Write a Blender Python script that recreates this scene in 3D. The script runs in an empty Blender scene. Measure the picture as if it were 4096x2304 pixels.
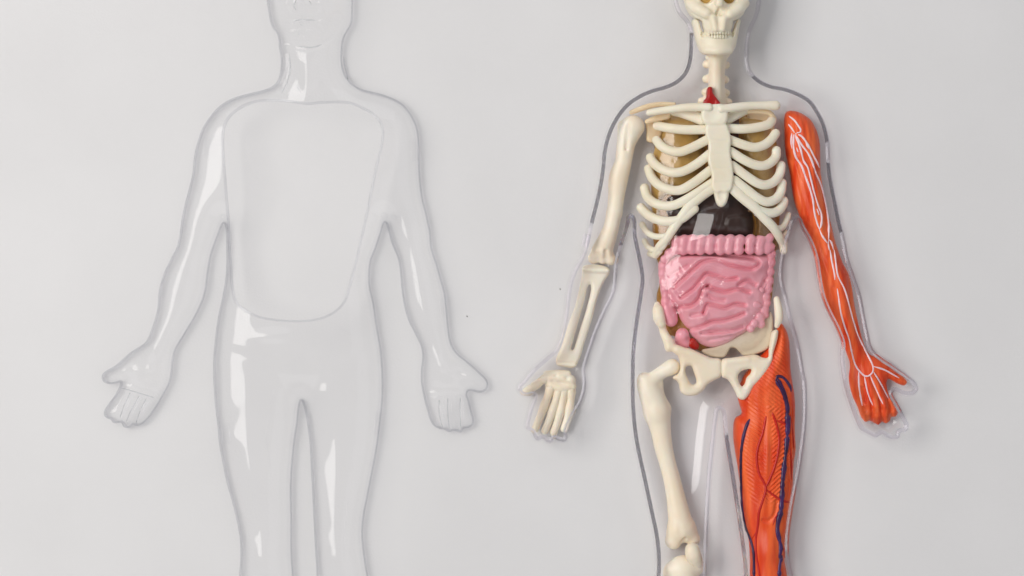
import bpy, math, numpy as np
from mathutils import Vector
from mathutils.bvhtree import BVHTree
R = math.radians
sc = bpy.context.scene
col = sc.collection
# ---------------------------------------------------------------- camera, light, exposure
U = 8e-5            # metres for one unit of the plan (the plan is 4096 x 2304 units)
HC = 10000.0        # camera height in plan units
cam = bpy.data.objects.new('camera', bpy.data.cameras.new('camera'))
col.objects.link(cam)
cam.location = (0, 0, HC * U)
cam.data.sensor_width = 36
cam.data.lens = 36 * HC / 4096
cam.data.clip_start = 0.01
cam.data.clip_end = 20
sc.camera = cam
world = bpy.data.worlds.new('World')
sc.world = world
world.use_nodes = True
bg = world.node_tree.nodes['Background']
bg.inputs[0].default_value = (0.86, 0.84, 0.90, 1)
bg.inputs[1].default_value = 0.10
def area(name, loc, target, sx, sy, power, color):
    l = bpy.data.lights.new(name, 'AREA')
    l.shape = 'RECTANGLE'; l.size = sx; l.size_y = sy; l.energy = power; l.color = color
    o = bpy.data.objects.new(name, l); col.objects.link(o)
    o.location = loc
    o.rotation_euler = (Vector(target) - Vector(loc)).to_track_quat('-Z', 'Y').to_euler()
    return o
area('window_light', (-0.97, 0.24, 1.12), (0, 0.12, 0), 1.02, 0.82, 14.0, (1.0, 0.975, 0.94))
for nm, lo, sx_, sy_, pw in (('fill_light', (2.3, 0.2, 2.0), 4.2, 1.9, 12.0), ('fill_light', (-0.1, 2.4, 2.0), 4.4, 1.9, 24.0), ('fill_light', (-0.1, -2.4, 2.0), 4.4, 1.9, 21.0)):
    area(nm, lo, (0, 0, 0), sx_, sy_, pw, (0.97, 0.98, 1.0))  # added soft fill lamps around the table, none straight overhead
vs = sc.view_settings
vs.view_transform = 'Standard'; vs.look = 'None'; vs.gamma = 1; vs.use_curve_mapping = False
vs.exposure = 0.16
sc.cycles.use_denoising = True
sc.cycles.transparent_max_bounces = 48
sc.cycles.max_bounces = 16
sc.cycles.transmission_bounces = 12
sc.cycles.caustics_reflective = True
sc.cycles.blur_glossy = 1.0

# ---------------------------------------------------------------- numeric helpers
FR = {'A': (2560, 0, .31056), 'B': (2400, 400, .31056), 'C': (2400, 850, .31056), 'D': (2400, 1200, .31056),
      'E': (2400, 1650, .45147), 'F': (3000, 400, .41408), 'G': (3100, 1000, .55205), 'H': (2000, 900, .62112),
      'N': (0, 0, 1.0), 'Z': (0, 0, 1.59006),
      'L1': (900, 0, .31056), 'L6': (800, 1200, .41408), 'L5': (1300, 850, .62112), 'L4': (350, 850, .62112), 'L7': (800, 1700, .41688)}
def T(fr, pts, zref=0.0):
    x0, y0, s = FR[fr]; f = (HC - zref) / HC
    return np.array([[(x0 + p[0] * s - 2048) * f, -(y0 + p[1] * s - 1152) * f] for p in pts], float)
def sc_(fr): return FR[fr][2]
def spline(P, step, closed=False):
    P = np.asarray(P, float); n = len(P); out = []
    rng = range(n) if closed else range(n - 1)
    for i in rng:
        if closed: a, b, c, d = P[i - 1], P[i], P[(i + 1) % n], P[(i + 2) % n]
        else: a, b, c, d = P[max(i - 1, 0)], P[i], P[i + 1], P[min(i + 2, n - 1)]
        L = np.linalg.norm((c - b)[:2]); k = max(1, int(math.ceil(L / step)))
        # centripetal Catmull-Rom keeps tight corners from overshooting
        t0 = 0.0; t1 = t0 + max(np.linalg.norm((b - a)[:3]), 1e-6) ** .5; t2 = t1 + max(np.linalg.norm((c - b)[:3]), 1e-6) ** .5; t3 = t2 + max(np.linalg.norm((d - c)[:3]), 1e-6) ** .5
        if np.allclose(a, b): a = b - (c - b)
        if np.allclose(c, d): d = c + (c - b)
        t0 = 0.0; t1 = t0 + max(np.linalg.norm((b - a)[:3]), 1e-6) ** .5; t2 = t1 + max(np.linalg.norm((c - b)[:3]), 1e-6) ** .5; t3 = t2 + max(np.linalg.norm((d - c)[:3]), 1e-6) ** .5
        for j in range(k):
            t = t1 + (t2 - t1) * j / k
            A1 = (t1 - t) / (t1 - t0) * a + (t - t0) / (t1 - t0) * b
            A2 = (t2 - t) / (t2 - t1) * b + (t - t1) / (t2 - t1) * c
            A3 = (t3 - t) / (t3 - t2) * c + (t - t2) / (t3 - t2) * d
            B1 = (t2 - t) / (t2 - t0) * A1 + (t - t0) / (t2 - t0) * A2
            B2 = (t3 - t) / (t3 - t1) * A2 + (t - t1) / (t3 - t1) * A3
            out.append((t2 - t) / (t2 - t1) * B1 + (t - t1) / (t2 - t1) * B2)
    if not closed: out.append(P[-1])
    return np.array(out)
def poly_sd(P, X, Y):
    """signed distance to closed polygon, positive inside"""
    d2 = np.full(X.shape, 1e12); ins = np.zeros(X.shape, bool)
    n = len(P)
    for i in range(n):
        ax, ay = P[i]; bx, by = P[(i + 1) % n]
        ex, ey = bx - ax, by - ay; L2 = ex * ex + ey * ey
        if L2 < 1e-9: continue
        wx = X - ax; wy = Y - ay
        t = np.clip((wx * ex + wy * ey) / L2, 0, 1)
        q = (wx - t * ex) ** 2 + (wy - t * ey) ** 2
        np.minimum(d2, q, out=d2)
        if ay != by:
            c = ((ay > Y) != (by > Y)) & (X < (bx - ax) * (Y - ay) / (by - ay) + ax)
            ins ^= c
    d = np.sqrt(d2)
    return np.where(ins, d, -d)
def line_d(P, X, Y, m=None):
    """distance to polyline; m limits the reach (far away = m)"""
    out = np.full(X.shape, 1e6 if m is None else float(m))
    for i in range(len(P) - 1):
        ax, ay = P[i][:2]; bx, by = P[i + 1][:2]
        ex, ey = bx - ax, by - ay; L2 = max(ex * ex + ey * ey, 1e-9)
        if m is not None:
            k = (X > min(ax, bx) - m) & (X < max(ax, bx) + m) & (Y > min(ay, by) - m) & (Y < max(ay, by) + m)
            if not k.any(): continue
            x = X[k]; y = Y[k]
        else: k = slice(None); x = X; y = Y
        t = np.clip(((x - ax) * ex + (y - ay) * ey) / L2, 0, 1)
        out[k] = np.minimum(out[k], np.sqrt((x - ax - t * ex) ** 2 + (y - ay - t * ey) ** 2))
    return out
def blur(A, r, it=3):
    r = int(r)
    if r < 1: return A
    for _ in range(it):
        for ax in (0, 1):
            pad = [(0, 0), (0, 0)]; pad[ax] = (r + 1, r)
            c = np.cumsum(np.pad(A, pad, mode='edge'), axis=ax)
            n = 2 * r + 1
            A = (np.take(c, range(n, c.shape[ax]), axis=ax) - np.take(c, range(0, c.shape[ax] - n), axis=ax)) / n
    return A
def noise2(X, Y, s, seed=0):
    rng = np.random.RandomState(seed); G = rng.rand(256, 256)
    x = X / s + 1000.37; y = Y / s + 1000.71
    xi = np.floor(x).astype(int); yi = np.floor(y).astype(int); fx = x - xi; fy = y - yi
    fx = fx * fx * (3 - 2 * fx); fy = fy * fy * (3 - 2 * fy)
    g = lambda a, b: G[a % 256, b % 256]
    return (g(xi, yi) * (1 - fx) + g(xi + 1, yi) * fx) * (1 - fy) + (g(xi, yi + 1) * (1 - fx) + g(xi + 1, yi + 1) * fx) * fy
def sst(a, b, x):
    t = np.clip((x - a) / (b - a), 0, 1); return t * t * (3 - 2 * t)
def gauss(d, w): return np.exp(-(d / w) ** 2)
def dome(t): t = np.clip(t, 0, 1); return np.sqrt(np.maximum(0, 1 - (1 - t) ** 2))

# ---------------------------------------------------------------- objects
def thing(name, label, cat, p=(0, 0), group=None, z=0.0):
    o = bpy.data.objects.new(name, None); col.objects.link(o)
    o.location = (p[0] * U, p[1] * U, z * U); o.empty_display_size = 0.01
    o['label'] = label; o['category'] = cat
    if group: o['group'] = group
    return o
def mk(name, V, F, mat, parent=None, smooth=True, label=None):
    V = np.asarray(V, float) * U
    if parent is not None:
        root = parent; off = np.zeros(3)
        while root is not None: off += np.array(root.location); root = root.parent
        V = V - off
    me = bpy.data.meshes.new(name)
    F = np.asarray(F) if not isinstance(F, list) else F
    if isinstance(F, np.ndarray):
        n = F.shape[1]
        me.vertices.add(len(V)); me.vertices.foreach_set('co', V.astype(np.float32).ravel())
        me.loops.add(F.size); me.loops.foreach_set('vertex_index', F.astype(np.int32).ravel())
        me.polygons.add(len(F)); me.polygons.foreach_set('loop_start', np.arange(0, F.size, n, dtype=np.int32))
        me.update(calc_edges=True); me.validate()
    else:
        me.from_pydata([tuple(v) for v in V], [], F); me.update()
    if smooth: me.polygons.foreach_set('use_smooth', np.ones(len(me.polygons), bool))
    me.materials.append(mat)
    o = bpy.data.objects.new(name, me); col.objects.link(o)
    o.parent = parent
    if label: o['label'] = label
    return o
def tag(o, label, cat, group=None):
    o['label'] = label; o['category'] = cat
    if group: o['group'] = group
    return o

def clip_mesh(X, Y, S, g):
    """triangles of a grid kept where S >= 0, nodes snapped to the zero line"""
    nx, ny = X.shape
    gx, gy = np.gradient(S, g)
    near = np.abs(S) < 0.38 * g
    n2 = np.maximum(gx * gx + gy * gy, .25)
    X = np.where(near, X - S * gx / n2, X); Y = np.where(near, Y - S * gy / n2, Y); S = np.where(near, 0.0, S)
    idx = np.arange(nx * ny).reshape(nx, ny)
    a, b, c, d = idx[:-1, :-1], idx[1:, :-1], idx[1:, 1:], idx[:-1, 1:]
    tri = np.concatenate([np.stack([a, b, c], -1).reshape(-1, 3), np.stack([a, c, d], -1).reshape(-1, 3)])
    s = S.ravel(); st = s[tri]
    keep = (st >= 0).all(1) & (st > 0).any(1)
    cut = ~(st >= 0).all(1) & (st > 0).any(1)
    pts = [np.stack([X.ravel(), Y.ravel()], -1)]; base = nx * ny; cache = {}; new = []; extra = []
    px, py = X.ravel(), Y.ravel()
    def cross(i, j):
        k = (i, j) if i < j else (j, i)
        if k not in cache:
            t = s[i] / (s[i] - s[j])
            new.append((px[i] + (px[j] - px[i]) * t, py[i] + (py[j] - py[i]) * t)); cache[k] = base + len(new) - 1
        return cache[k]
    for t in tri[cut]:
        out = []
        for q in range(3):
            i, j = int(t[q]), int(t[(q + 1) % 3])
            if s[i] >= 0: out.append(i)
            if (s[i] > 0 and s[j] < 0) or (s[i] < 0 and s[j] > 0): out.append(cross(i, j))
        for q in range(1, len(out) - 1): extra.append((out[0], out[q], out[q + 1]))
    tris = tri[keep]
    if extra: tris = np.concatenate([tris, np.array(extra)])
    P = np.concatenate([pts[0], np.array(new).reshape(-1, 2)])
    used, inv = np.unique(tris, return_inverse=True)
    return P[used], inv.reshape(-1, 3)
def bnd_edges(F):
    E = np.concatenate([F[:, [0, 1]], F[:, [1, 2]], F[:, [2, 0]]])
    k = np.sort(E, 1); key = k[:, 0].astype(np.int64) * (F.max() + 1) + k[:, 1]
    u, first, cnt = np.unique(key, return_index=True, return_counts=True)
    return E[first[cnt == 1]]
def vnorm(V, F):
    n = np.cross(V[F[:, 1]] - V[F[:, 0]], V[F[:, 2]] - V[F[:, 0]])
    N = np.zeros_like(V)
    for k in range(3):
        for c in range(3): N[:, c] += np.bincount(F[:, k], n[:, c], len(V))
    return N / np.maximum(np.linalg.norm(N, axis=1, keepdims=True), 1e-9)
def grid(P, g, m=None):
    m = 3 * g if m is None else m
    x = np.arange(P[:, 0].min() - m, P[:, 0].max() + m, g); y = np.arange(P[:, 1].min() - m, P[:, 1].max() + m, g)
    return np.meshgrid(x, y, indexing='ij')
class Field:
    def __init__(s, X, Y, Z): s.x0 = X[0, 0]; s.y0 = Y[0, 0]; s.g = X[1, 0] - X[0, 0]; s.Z = Z
    def __call__(s, x, y):
        fx = np.clip((np.asarray(x) - s.x0) / s.g, 0, s.Z.shape[0] - 1.001); fy = np.clip((np.asarray(y) - s.y0) / s.g, 0, s.Z.shape[1] - 1.001)
        i = fx.astype(int); j = fy.astype(int); fx = fx - i; fy = fy - j; Z = s.Z
        return (Z[i, j] * (1 - fx) + Z[i + 1, j] * fx) * (1 - fy) + (Z[i, j + 1] * (1 - fx) + Z[i + 1, j + 1] * fx) * fy
def relief(name, outline, zf, mat, parent=None, g=4.0, zbot=0.0, thick=None, holes=(), soft=0, step=8, clip=None, label=None, smooth=True):
    """zf(X, Y, d) -> top height.  thick: shell of that thickness, otherwise a solid down to zbot."""
    P = spline(outline, step, True)
    X, Y = grid(P, g)
    d = poly_sd(P, X, Y); S = d.copy()
    for h in holes: S = np.minimum(S, -poly_sd(spline(h, step, True), X, Y))
    if clip is not None: S = np.minimum(S, clip(X, Y, d))
    ds = blur(d, soft / g) if soft else d
    ds = np.where(d < soft * 1.5, ds + (d - ds) * (1 - sst(0, max(soft * 1.5, 1e-3), d)), ds)
    Z = zf(X, Y, np.maximum(ds, 0))
    fz = Field(X, Y, Z)
    P2, F = clip_mesh(X, Y, S, g)
    z = fz(P2[:, 0], P2[:, 1])
    V = np.column_stack([P2, z])
    if thick is None:
        zb = zbot(P2[:, 0], P2[:, 1]) if callable(zbot) else np.full(len(P2), float(zbot))
        W = np.column_stack([P2, np.minimum(zb, z - .5)])
    else: W = V - vnorm(V, F) * thick
    n = len(V); be = bnd_edges(F)
    sides = np.concatenate([np.column_stack([be[:, 1], be[:, 0], be[:, 0] + n]), np.column_stack([be[:, 1], be[:, 0] + n, be[:, 1] + n])])
    o = mk(name, np.concatenate([V, W]), np.concatenate([F, F[:, ::-1] + n, sides]), mat, parent, smooth, label)
    return o, fz

class Vol:
    """signed-distance modelling on a voxel grid, meshed with surface nets"""
    def __init__(s, lo, hi, h):
        s.lo = np.array(lo, float); s.h = h
        s.n = np.ceil((np.array(hi, float) - s.lo) / h).astype(int) + 1
        s.F = np.full(s.n, 60.0, np.float32)
    def sub(s, lo, hi):
        a = np.clip(np.floor((np.array(lo) - s.lo) / s.h).astype(int), 0, s.n - 1); b = np.clip(np.ceil((np.array(hi) - s.lo) / s.h).astype(int) + 1, 1, s.n)
        if (b <= a).any(): return None, None
        ax = [s.lo[i] + s.h * np.arange(a[i], b[i]) for i in range(3)]
        return tuple(slice(a[i], b[i]) for i in range(3)), np.meshgrid(*ax, indexing='ij')
    def put(s, sl, d, k, op):
        f = s.F[sl]; d = d.astype(np.float32)
        if op == 'u':
            if k > 0:
                hh = np.clip(.5 + .5 * (f - d) / k, 0, 1); r = f + (d - f) * hh - k * hh * (1 - hh)
            else: r = np.minimum(f, d)
        else:
            if k > 0:
                hh = np.clip(.5 - .5 * (f + d) / k, 0, 1); r = f + (-d - f) * hh + k * hh * (1 - hh)
            else: r = np.maximum(f, -d)
        s.F[sl] = r
    def tube(s, pts, k=6, op='u', fz=1.0, step=14):
        P = spline(np.array(pts, float), step) if len(pts) > 2 else np.array(pts, float)
        m = P[:, 3].max() + max(k, 0) + 2.5 * s.h
        # one combined distance for the whole stroke so that its own joints stay clean
        sl, G = s.sub(P[:, :3].min(0) - m * np.array([1, 1, max(1, fz)]), P[:, :3].max(0) + m * np.array([1, 1, max(1, fz)]))
        if sl is None: return
        X, Y, Z = G; D = np.full(X.shape, 60.0)
        for i in range(len(P) - 1):
            a, b = P[i], P[i + 1]
            e = b[:3] - a[:3]; e = e * np.array([1, 1, 1 / fz]); L2 = max((e * e).sum(), 1e-9)
            lo = np.minimum(a[:3], b[:3]) - m * np.array([1, 1, max(1, fz)]); hi = np.maximum(a[:3], b[:3]) + m * np.array([1, 1, max(1, fz)])
            kk = tuple(slice(max(0, int((lo[q] - ax0[0]) / s.h)), max(0, int((hi[q] - ax0[0]) / s.h) + 2)) for q, ax0 in enumerate((X[:, 0, 0], Y[0, :, 0], Z[0, 0, :])))
            x = X[kk] - a[0]; y = Y[kk] - a[1]; z = (Z[kk] - a[2]) / fz
            t = np.clip((x * e[0] + y * e[1] + z * e[2]) / L2, 0, 1)
            d = np.sqrt((x - t * e[0]) ** 2 + (y - t * e[1]) ** 2 + (z - t * e[2]) ** 2) - (a[3] + (b[3] - a[3]) * t)
            D[kk] = np.minimum(D[kk], d)
        s.put(sl, D, k, op)
    def ball(s, c, r, k=6, op='u', rot=0.0):
        c = np.array(c, float); r = np.array(r if hasattr(r, '__len__') else (r, r, r), float)
        m = r.max() + k + 2.5 * s.h
        sl, G = s.sub(c - m, c + m)
        if sl is None: return
        x, y, z = G[0] - c[0], G[1] - c[1], G[2] - c[2]
        if rot: ca, sa = math.cos(rot), math.sin(rot); x, y = x * ca + y * sa, -x * sa + y * ca
        k0 = np.sqrt((x / r[0]) ** 2 + (y / r[1]) ** 2 + (z / r[2]) ** 2); k1 = np.sqrt((x / r[0] ** 2) ** 2 + (y / r[1] ** 2) ** 2 + (z / r[2] ** 2) ** 2)
        s.put(sl, k0 * (k0 - 1) / np.maximum(k1, 1e-6), k, op)
    def slab(s, poly, z0, z1, rnd=8, k=6, op='u', holes=(), step=12, tilt=None, smooth=True):
        P = spline(poly, step, True) if smooth else np.array(poly, float); m = k + 2.5 * s.h
        zpad = 0 if tilt is None else 200
        sl, G = s.sub((P[:, 0].min() - m, P[:, 1].min() - m, z0 - m - zpad), (P[:, 0].max() + m, P[:, 1].max() + m, z1 + m + zpad))
        if sl is None: return
        X, Y, Z = G
        d2 = -poly_sd(P, X[:, :, 0], Y[:, :, 0])
        for h in holes: d2 = np.maximum(d2, poly_sd(spline(h, step, True), X[:, :, 0], Y[:, :, 0]))
        zc = (z0 + z1) / 2; zz = Z - (0 if tilt is None else tilt(X, Y))
        a = d2[:, :, None] + rnd + np.zeros_like(Z); b = np.abs(zz - zc) - (z1 - z0) / 2 + rnd
        d = np.minimum(np.maximum(a, b), 0) + np.sqrt(np.maximum(a, 0) ** 2 + np.maximum(b, 0) ** 2) - rnd
        s.put(sl, d, k, op)
    def mesh(s, name, mat, parent=None, sm=3, label=None):
        F = s.F; F[0] = F[-1] = 9; F[:, 0] = F[:, -1] = 9; F[:, :, 0] = F[:, :, -1] = 9
        nx, ny, nz = F.shape; ins = F < 0
        cs = (nx - 1, ny - 1, nz - 1); acc = np.zeros(cs + (3,)); cnt = np.zeros(cs)
        cor = [(i, j, k) for i in (0, 1) for j in (0, 1) for k in (0, 1)]
        cv = lambda A, c: A[c[0]:c[0] + cs[0], c[1]:c[1] + cs[1], c[2]:c[2] + cs[2]]
        for c in cor:
            for ax in range(3):
                if c[ax]: continue
                e = list(c); e[ax] = 1
                fa, fb = cv(F, c), cv(F, e); m = cv(ins, c) != cv(ins, e)
                t = np.where(m, fa / np.where(m, fa - fb, 1), 0)
                for q in range(3): acc[..., q] += np.where(m, c[q] + (t if q == ax else 0), 0)
                cnt += m
        act = cnt > 0; vid = np.full(cs, -1); vid[act] = np.arange(act.sum())
        ijk = np.argwhere(act)
        V = s.lo + s.h * (ijk + acc[act] / cnt[act][:, None])
        quads = []
        for ax in range(3):
            u, v = (ax + 1) % 3, (ax + 2) % 3
            a = [slice(None)] * 3; b = [slice(None)] * 3; a[ax] = slice(0, -1); b[ax] = slice(1, None)
            ch = np.argwhere(ins[tuple(a)] != ins[tuple(b)])
            ch = ch[(ch[:, u] > 0) & (ch[:, v] > 0) & (ch[:, u] < F.shape[u] - 1) & (ch[:, v] < F.shape[v] - 1)]
            if not len(ch): continue
            def id_(du, dv):
                c = ch.copy(); c[:, u] += du; c[:, v] += dv; return vid[c[:, 0], c[:, 1], c[:, 2]]
            q = np.column_stack([id_(-1, -1), id_(0, -1), id_(0, 0), id_(-1, 0)])
            flip = ~ins[ch[:, 0], ch[:, 1], ch[:, 2]]
            q[flip] = q[flip][:, ::-1]; quads.append(q)
        Q = np.concatenate(quads); Q = Q[(Q >= 0).all(1)]
        E = np.concatenate([Q[:, [0, 1]], Q[:, [1, 2]], Q[:, [2, 3]], Q[:, [3, 0]]]); n = len(V)
        deg = np.maximum(np.bincount(E[:, 0], minlength=n) + np.bincount(E[:, 1], minlength=n), 1)[:, None]
        for it in range(sm * 2):
            A = np.zeros_like(V)
            for c in range(3): A[:, c] = np.bincount(E[:, 0], V[E[:, 1], c], n) + np.bincount(E[:, 1], V[E[:, 0], c], n)
            V = V + (A / deg - V) * (.5 if it % 2 == 0 else -.45)
        return mk(name, V, Q, mat, parent, True, label)
def vol_for(strokes, h, pad=14):
    A = np.array(strokes, float)
    r = A[:, 3].max() + pad
    return Vol(A[:, :3].min(0) - r, A[:, :3].max(0) + r, h)
def st(fr, pts, zref, zs, rs=None):
    """stroke: pts (x, y, r in crop pixels) -> [X, Y, z, r]; zs one height or one each"""
    P = T(fr, pts, zref); f = sc_(fr); out = []
    for i, p in enumerate(pts):
        z = zs[i] if hasattr(zs, '__len__') else zs
        r = (p[2] if len(p) > 2 else (rs[i] if hasattr(rs, '__len__') else rs)) * f
        out.append((P[i][0], P[i][1], z, r))
    return out
def sweep(name, P, rad, mat, parent=None, seg=8, flat=1.0, label=None):
    """round strand along points (n x 3), tapered ends"""
    P = np.asarray(P, float); n = len(P)
    rad = np.full(n, float(rad)) if not hasattr(rad, '__len__') else np.asarray(rad, float)
    t = np.gradient(P, axis=0); t /= np.maximum(np.linalg.norm(t, axis=1, keepdims=True), 1e-9)
    side = np.cross(t, [0, 0, 1.0]); side /= np.maximum(np.linalg.norm(side, axis=1, keepdims=True), 1e-9); up = np.cross(side, t)
    V = []
    for i in range(n):
        for k in range(seg):
            a = 2 * math.pi * k / seg
            V.append(P[i] + rad[i] * (math.cos(a) * side[i] + flat * math.sin(a) * up[i]))
    F = []
    for i in range(n - 1):
        for k in range(seg):
            F.append((i * seg + k, (i + 1) * seg + k, (i + 1) * seg + (k + 1) % seg, i * seg + (k + 1) % seg))
    V += [P[0] - t[0] * rad[0] * .6, P[-1] + t[-1] * rad[-1] * .6]; a, b = n * seg, n * seg + 1
    for k in range(seg):
        F.append((a, k, (k + 1) % seg)); F.append((b, (n - 1) * seg + (k + 1) % seg, (n - 1) * seg + k))
    return mk(name, V, F, mat, parent, True, label)
def strip(name, poly, prof, mat, parent, step=6):
    """closed moulding along an outline; prof(x, y) -> list of (inset, height) corners"""
    P = spline(poly, step, True); n = len(P)
    t = np.roll(P, -1, 0) - np.roll(P, 1, 0)
    for _ in range(2): t = t + .5 * (np.roll(t, 1, 0) + np.roll(t, -1, 0))
    t /= np.maximum(np.linalg.norm(t, axis=1, keepdims=True), 1e-9)
    Q = np.roll(P, -1, 0); ccw = (P[:, 0] * Q[:, 1] - Q[:, 0] * P[:, 1]).sum() > 0
    nin = np.column_stack([-t[:, 1], t[:, 0]]) * (1 if ccw else -1)
    rows = [np.column_stack([P + nin * np.asarray(i_).reshape(-1, 1), np.broadcast_to(z_, n)]) for i_, z_ in prof(P[:, 0], P[:, 1], nin)]
    k = len(rows); V = np.concatenate(rows); a = np.arange(n); b = (a + 1) % n; F = []
    for j in range(k):
        o = j * n; q = ((j + 1) % k) * n
        f = np.column_stack([a + o, b + o, b + q, a + q]); F.append(f[:, ::-1] if ccw else f)
    ob = mk(name, V, np.concatenate(F), mat, parent)
    ob.data.set_sharp_from_angle(angle=R(14)); return ob
def on_top(obj, P, lift=0.0):
    """drop plan points onto the top of a mesh object"""
    off = np.zeros(3); r = obj
    while r is not None: off += np.array(r.location); r = r.parent
    me = obj.data
    co = np.empty(len(me.vertices) * 3, np.float32); me.vertices.foreach_get('co', co); co = co.reshape(-1, 3) + off
    bvh = BVHTree.FromPolygons([tuple(c) for c in co], [tuple(p.vertices) for p in me.polygons])
    return lambda P: np.array([[p[0], p[1], ((lambda h: (h[0].z / U) if h[0] is not None else np.nan)(bvh.ray_cast(Vector((p[0] * U, p[1] * U, 1.0)), Vector((0, 0, -1))))) + lift] for p in P])
def fillnan(P):
    z = P[:, 2]; k = ~np.isnan(z)
    if k.any(): P[:, 2] = np.interp(np.arange(len(z)), np.flatnonzero(k), z[k])
    return P

# ---------------------------------------------------------------- materials
def lin(r, g, b): return tuple(((c / 255 / 12.92) if c / 255 <= .04045 else ((c / 255 + .055) / 1.055) ** 2.4) for c in (r, g, b)) + (1,)
def nodes(name):
    m = bpy.data.materials.new(name); m.use_nodes = True
    nt = m.node_tree; return m, nt, nt.nodes['Principled BSDF'], nt.nodes['Material Output']
def plastic(name, c1, c2, rough=.38, nscale=60, bump=.0, bscale=400, sss=0.0, spec=.5, coat=0.0, stretch=None):
    m, nt, b, o = nodes(name)
    tc = nt.nodes.new('ShaderNodeTexCoord'); src = tc.outputs['Object']
    if stretch:
        mp = nt.nodes.new('ShaderNodeMapping'); mp.inputs['Scale'].default_value = stretch[0]; mp.inputs['Rotation'].default_value = (0, 0, stretch[1])
        nt.links.new(src, mp.inputs[0]); src = mp.outputs[0]
    n = nt.nodes.new('ShaderNodeTexNoise'); n.inputs['Scale'].default_value = nscale; n.inputs['Detail'].default_value = 5
    r = nt.nodes.new('ShaderNodeValToRGB'); r.color_ramp.elements[0].position = .36; r.color_ramp.elements[1].position = .66
    r.color_ramp.elements[0].color = c1; r.color_ramp.elements[1].color = c2
    nt.links.new(src, n.inputs['Vector']); nt.links.new(n.outputs['Fac'], r.inputs[0]); nt.links.new(r.outputs[0], b.inputs['Base Color'])
    b.inputs['Roughness'].default_value = rough; b.inputs['Specular IOR Level'].default_value = spec
    if sss:
        b.inputs['Subsurface Weight'].default_value = sss; b.inputs['Subsurface Radius'].default_value = (1.0, .55, .3); b.inputs['Subsurface Scale'].default_value = .0016
    if coat: b.inputs['Coat Weight'].default_value = coat; b.inputs['Coat Roughness'].default_value = .12
    if bump:
        n2 = nt.nodes.new('ShaderNodeTexNoise'); n2.inputs['Scale'].default_value = bscale; n2.inputs['Detail'].default_value = 4
        bp = nt.nodes.new('ShaderNodeBump'); bp.inputs['Strength'].default_value = bump; bp.inputs['Distance'].default_value = .0004
        nt.links.new(src, n2.inputs['Vector']); nt.links.new(n2.outputs['Fac'], bp.inputs['Height']); nt.links.new(bp.outputs[0], b.inputs['Normal'])
    return m
def clear(name, tint=(.997, .997, .998), edge=(.972, .975, .978), f0=.014, rough=.04, wav=.0, spec=1.0, gmax=.16):
    """thin clear plastic wall: passes light straight through, absorbs more at a slant, mirrors a little"""
    m, nt, b, o = nodes(name); nt.nodes.remove(b)
    lw = nt.nodes.new('ShaderNodeLayerWeight'); lw.inputs['Blend'].default_value = .5
    p5 = nt.nodes.new('ShaderNodeMath'); p5.operation = 'POWER'; p5.inputs[1].default_value = 4.0
    mr = nt.nodes.new('ShaderNodeMapRange'); mr.inputs['To Min'].default_value = f0; mr.inputs['To Max'].default_value = gmax
    p2 = nt.nodes.new('ShaderNodeMath'); p2.operation = 'POWER'; p2.inputs[1].default_value = 2.6
    mx = nt.nodes.new('ShaderNodeMix'); mx.data_type = 'RGBA'; mx.inputs[6].default_value = tint + (1,); mx.inputs[7].default_value = edge + (1,)
    tr = nt.nodes.new('ShaderNodeBsdfTransparent'); gl = nt.nodes.new('ShaderNodeBsdfGlossy'); gl.inputs['Roughness'].default_value = rough
    gl.inputs['Color'].default_value = (spec, spec, spec, 1)
    ms = nt.nodes.new('ShaderNodeMixShader')
    L = nt.links.new
    L(lw.outputs['Facing'], p5.inputs[0]); L(p5.outputs[0], mr.inputs[0]); L(mr.outputs[0], ms.inputs[0])
    L(lw.outputs['Facing'], p2.inputs[0]); L(p2.outputs[0], mx.inputs[0]); L(mx.outputs[2], tr.inputs[0])
    L(tr.outputs[0], ms.inputs[1]); L(gl.outputs[0], ms.inputs[2]); L(ms.outputs[0], o.inputs['Surface'])
    if wav:
        tc = nt.nodes.new('ShaderNodeTexCoord'); n = nt.nodes.new('ShaderNodeTexNoise'); n.inputs['Scale'].default_value = 90; n.inputs['Detail'].default_value = 2
        bp = nt.nodes.new('ShaderNodeBump'); bp.inputs['Strength'].default_value = wav; bp.inputs['Distance'].default_value = .001
        L(tc.outputs['Object'], n.inputs['Vector']); L(n.outputs['Fac'], bp.inputs['Height']); L(bp.outputs[0], gl.inputs['Normal'])
    return m
def solid_clear(name, color, mixt):
    """thick moulded edge of clear plastic: real refraction, part straight see-through"""
    m, nt, b, o = nodes(name); nt.nodes.remove(b)
    g = nt.nodes.new('ShaderNodeBsdfGlass'); g.inputs['IOR'].default_value = 1.49; g.inputs['Roughness'].default_value = .03; g.inputs['Color'].default_value = color
    t = nt.nodes.new('ShaderNodeBsdfTransparent'); t.inputs[0].default_value = (.93, .93, .94, 1)
    ms = nt.nodes.new('ShaderNodeMixShader'); ms.inputs[0].default_value = mixt
    nt.links.new(t.outputs[0], ms.inputs[1]); nt.links.new(g.outputs[0], ms.inputs[2]); nt.links.new(ms.outputs[0], o.inputs['Surface'])
    return m
M = {}
M['table'] = plastic('white_board', lin(227, 226, 226), lin(231, 230, 230), rough=.5, nscale=16, bump=.12, bscale=1400, spec=.25)
M['clear'] = clear('clear_plastic', wav=.03)
M['clear_back'] = clear('clear_plastic_back', tint=(.995, .993, .996), edge=(.95, .952, .965), wav=.03, f0=.02)
M['film'] = clear('clear_cover', tint=(.985, .982, .98), edge=(.95, .945, .94), f0=.027, rough=.10, wav=.03, gmax=.3)
M['rim'] = solid_clear('clear_rim', (.95, .94, .97, 1), .66)
M['edge'] = solid_clear('clear_edge', (.97, .975, .98, 1), .24)
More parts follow.
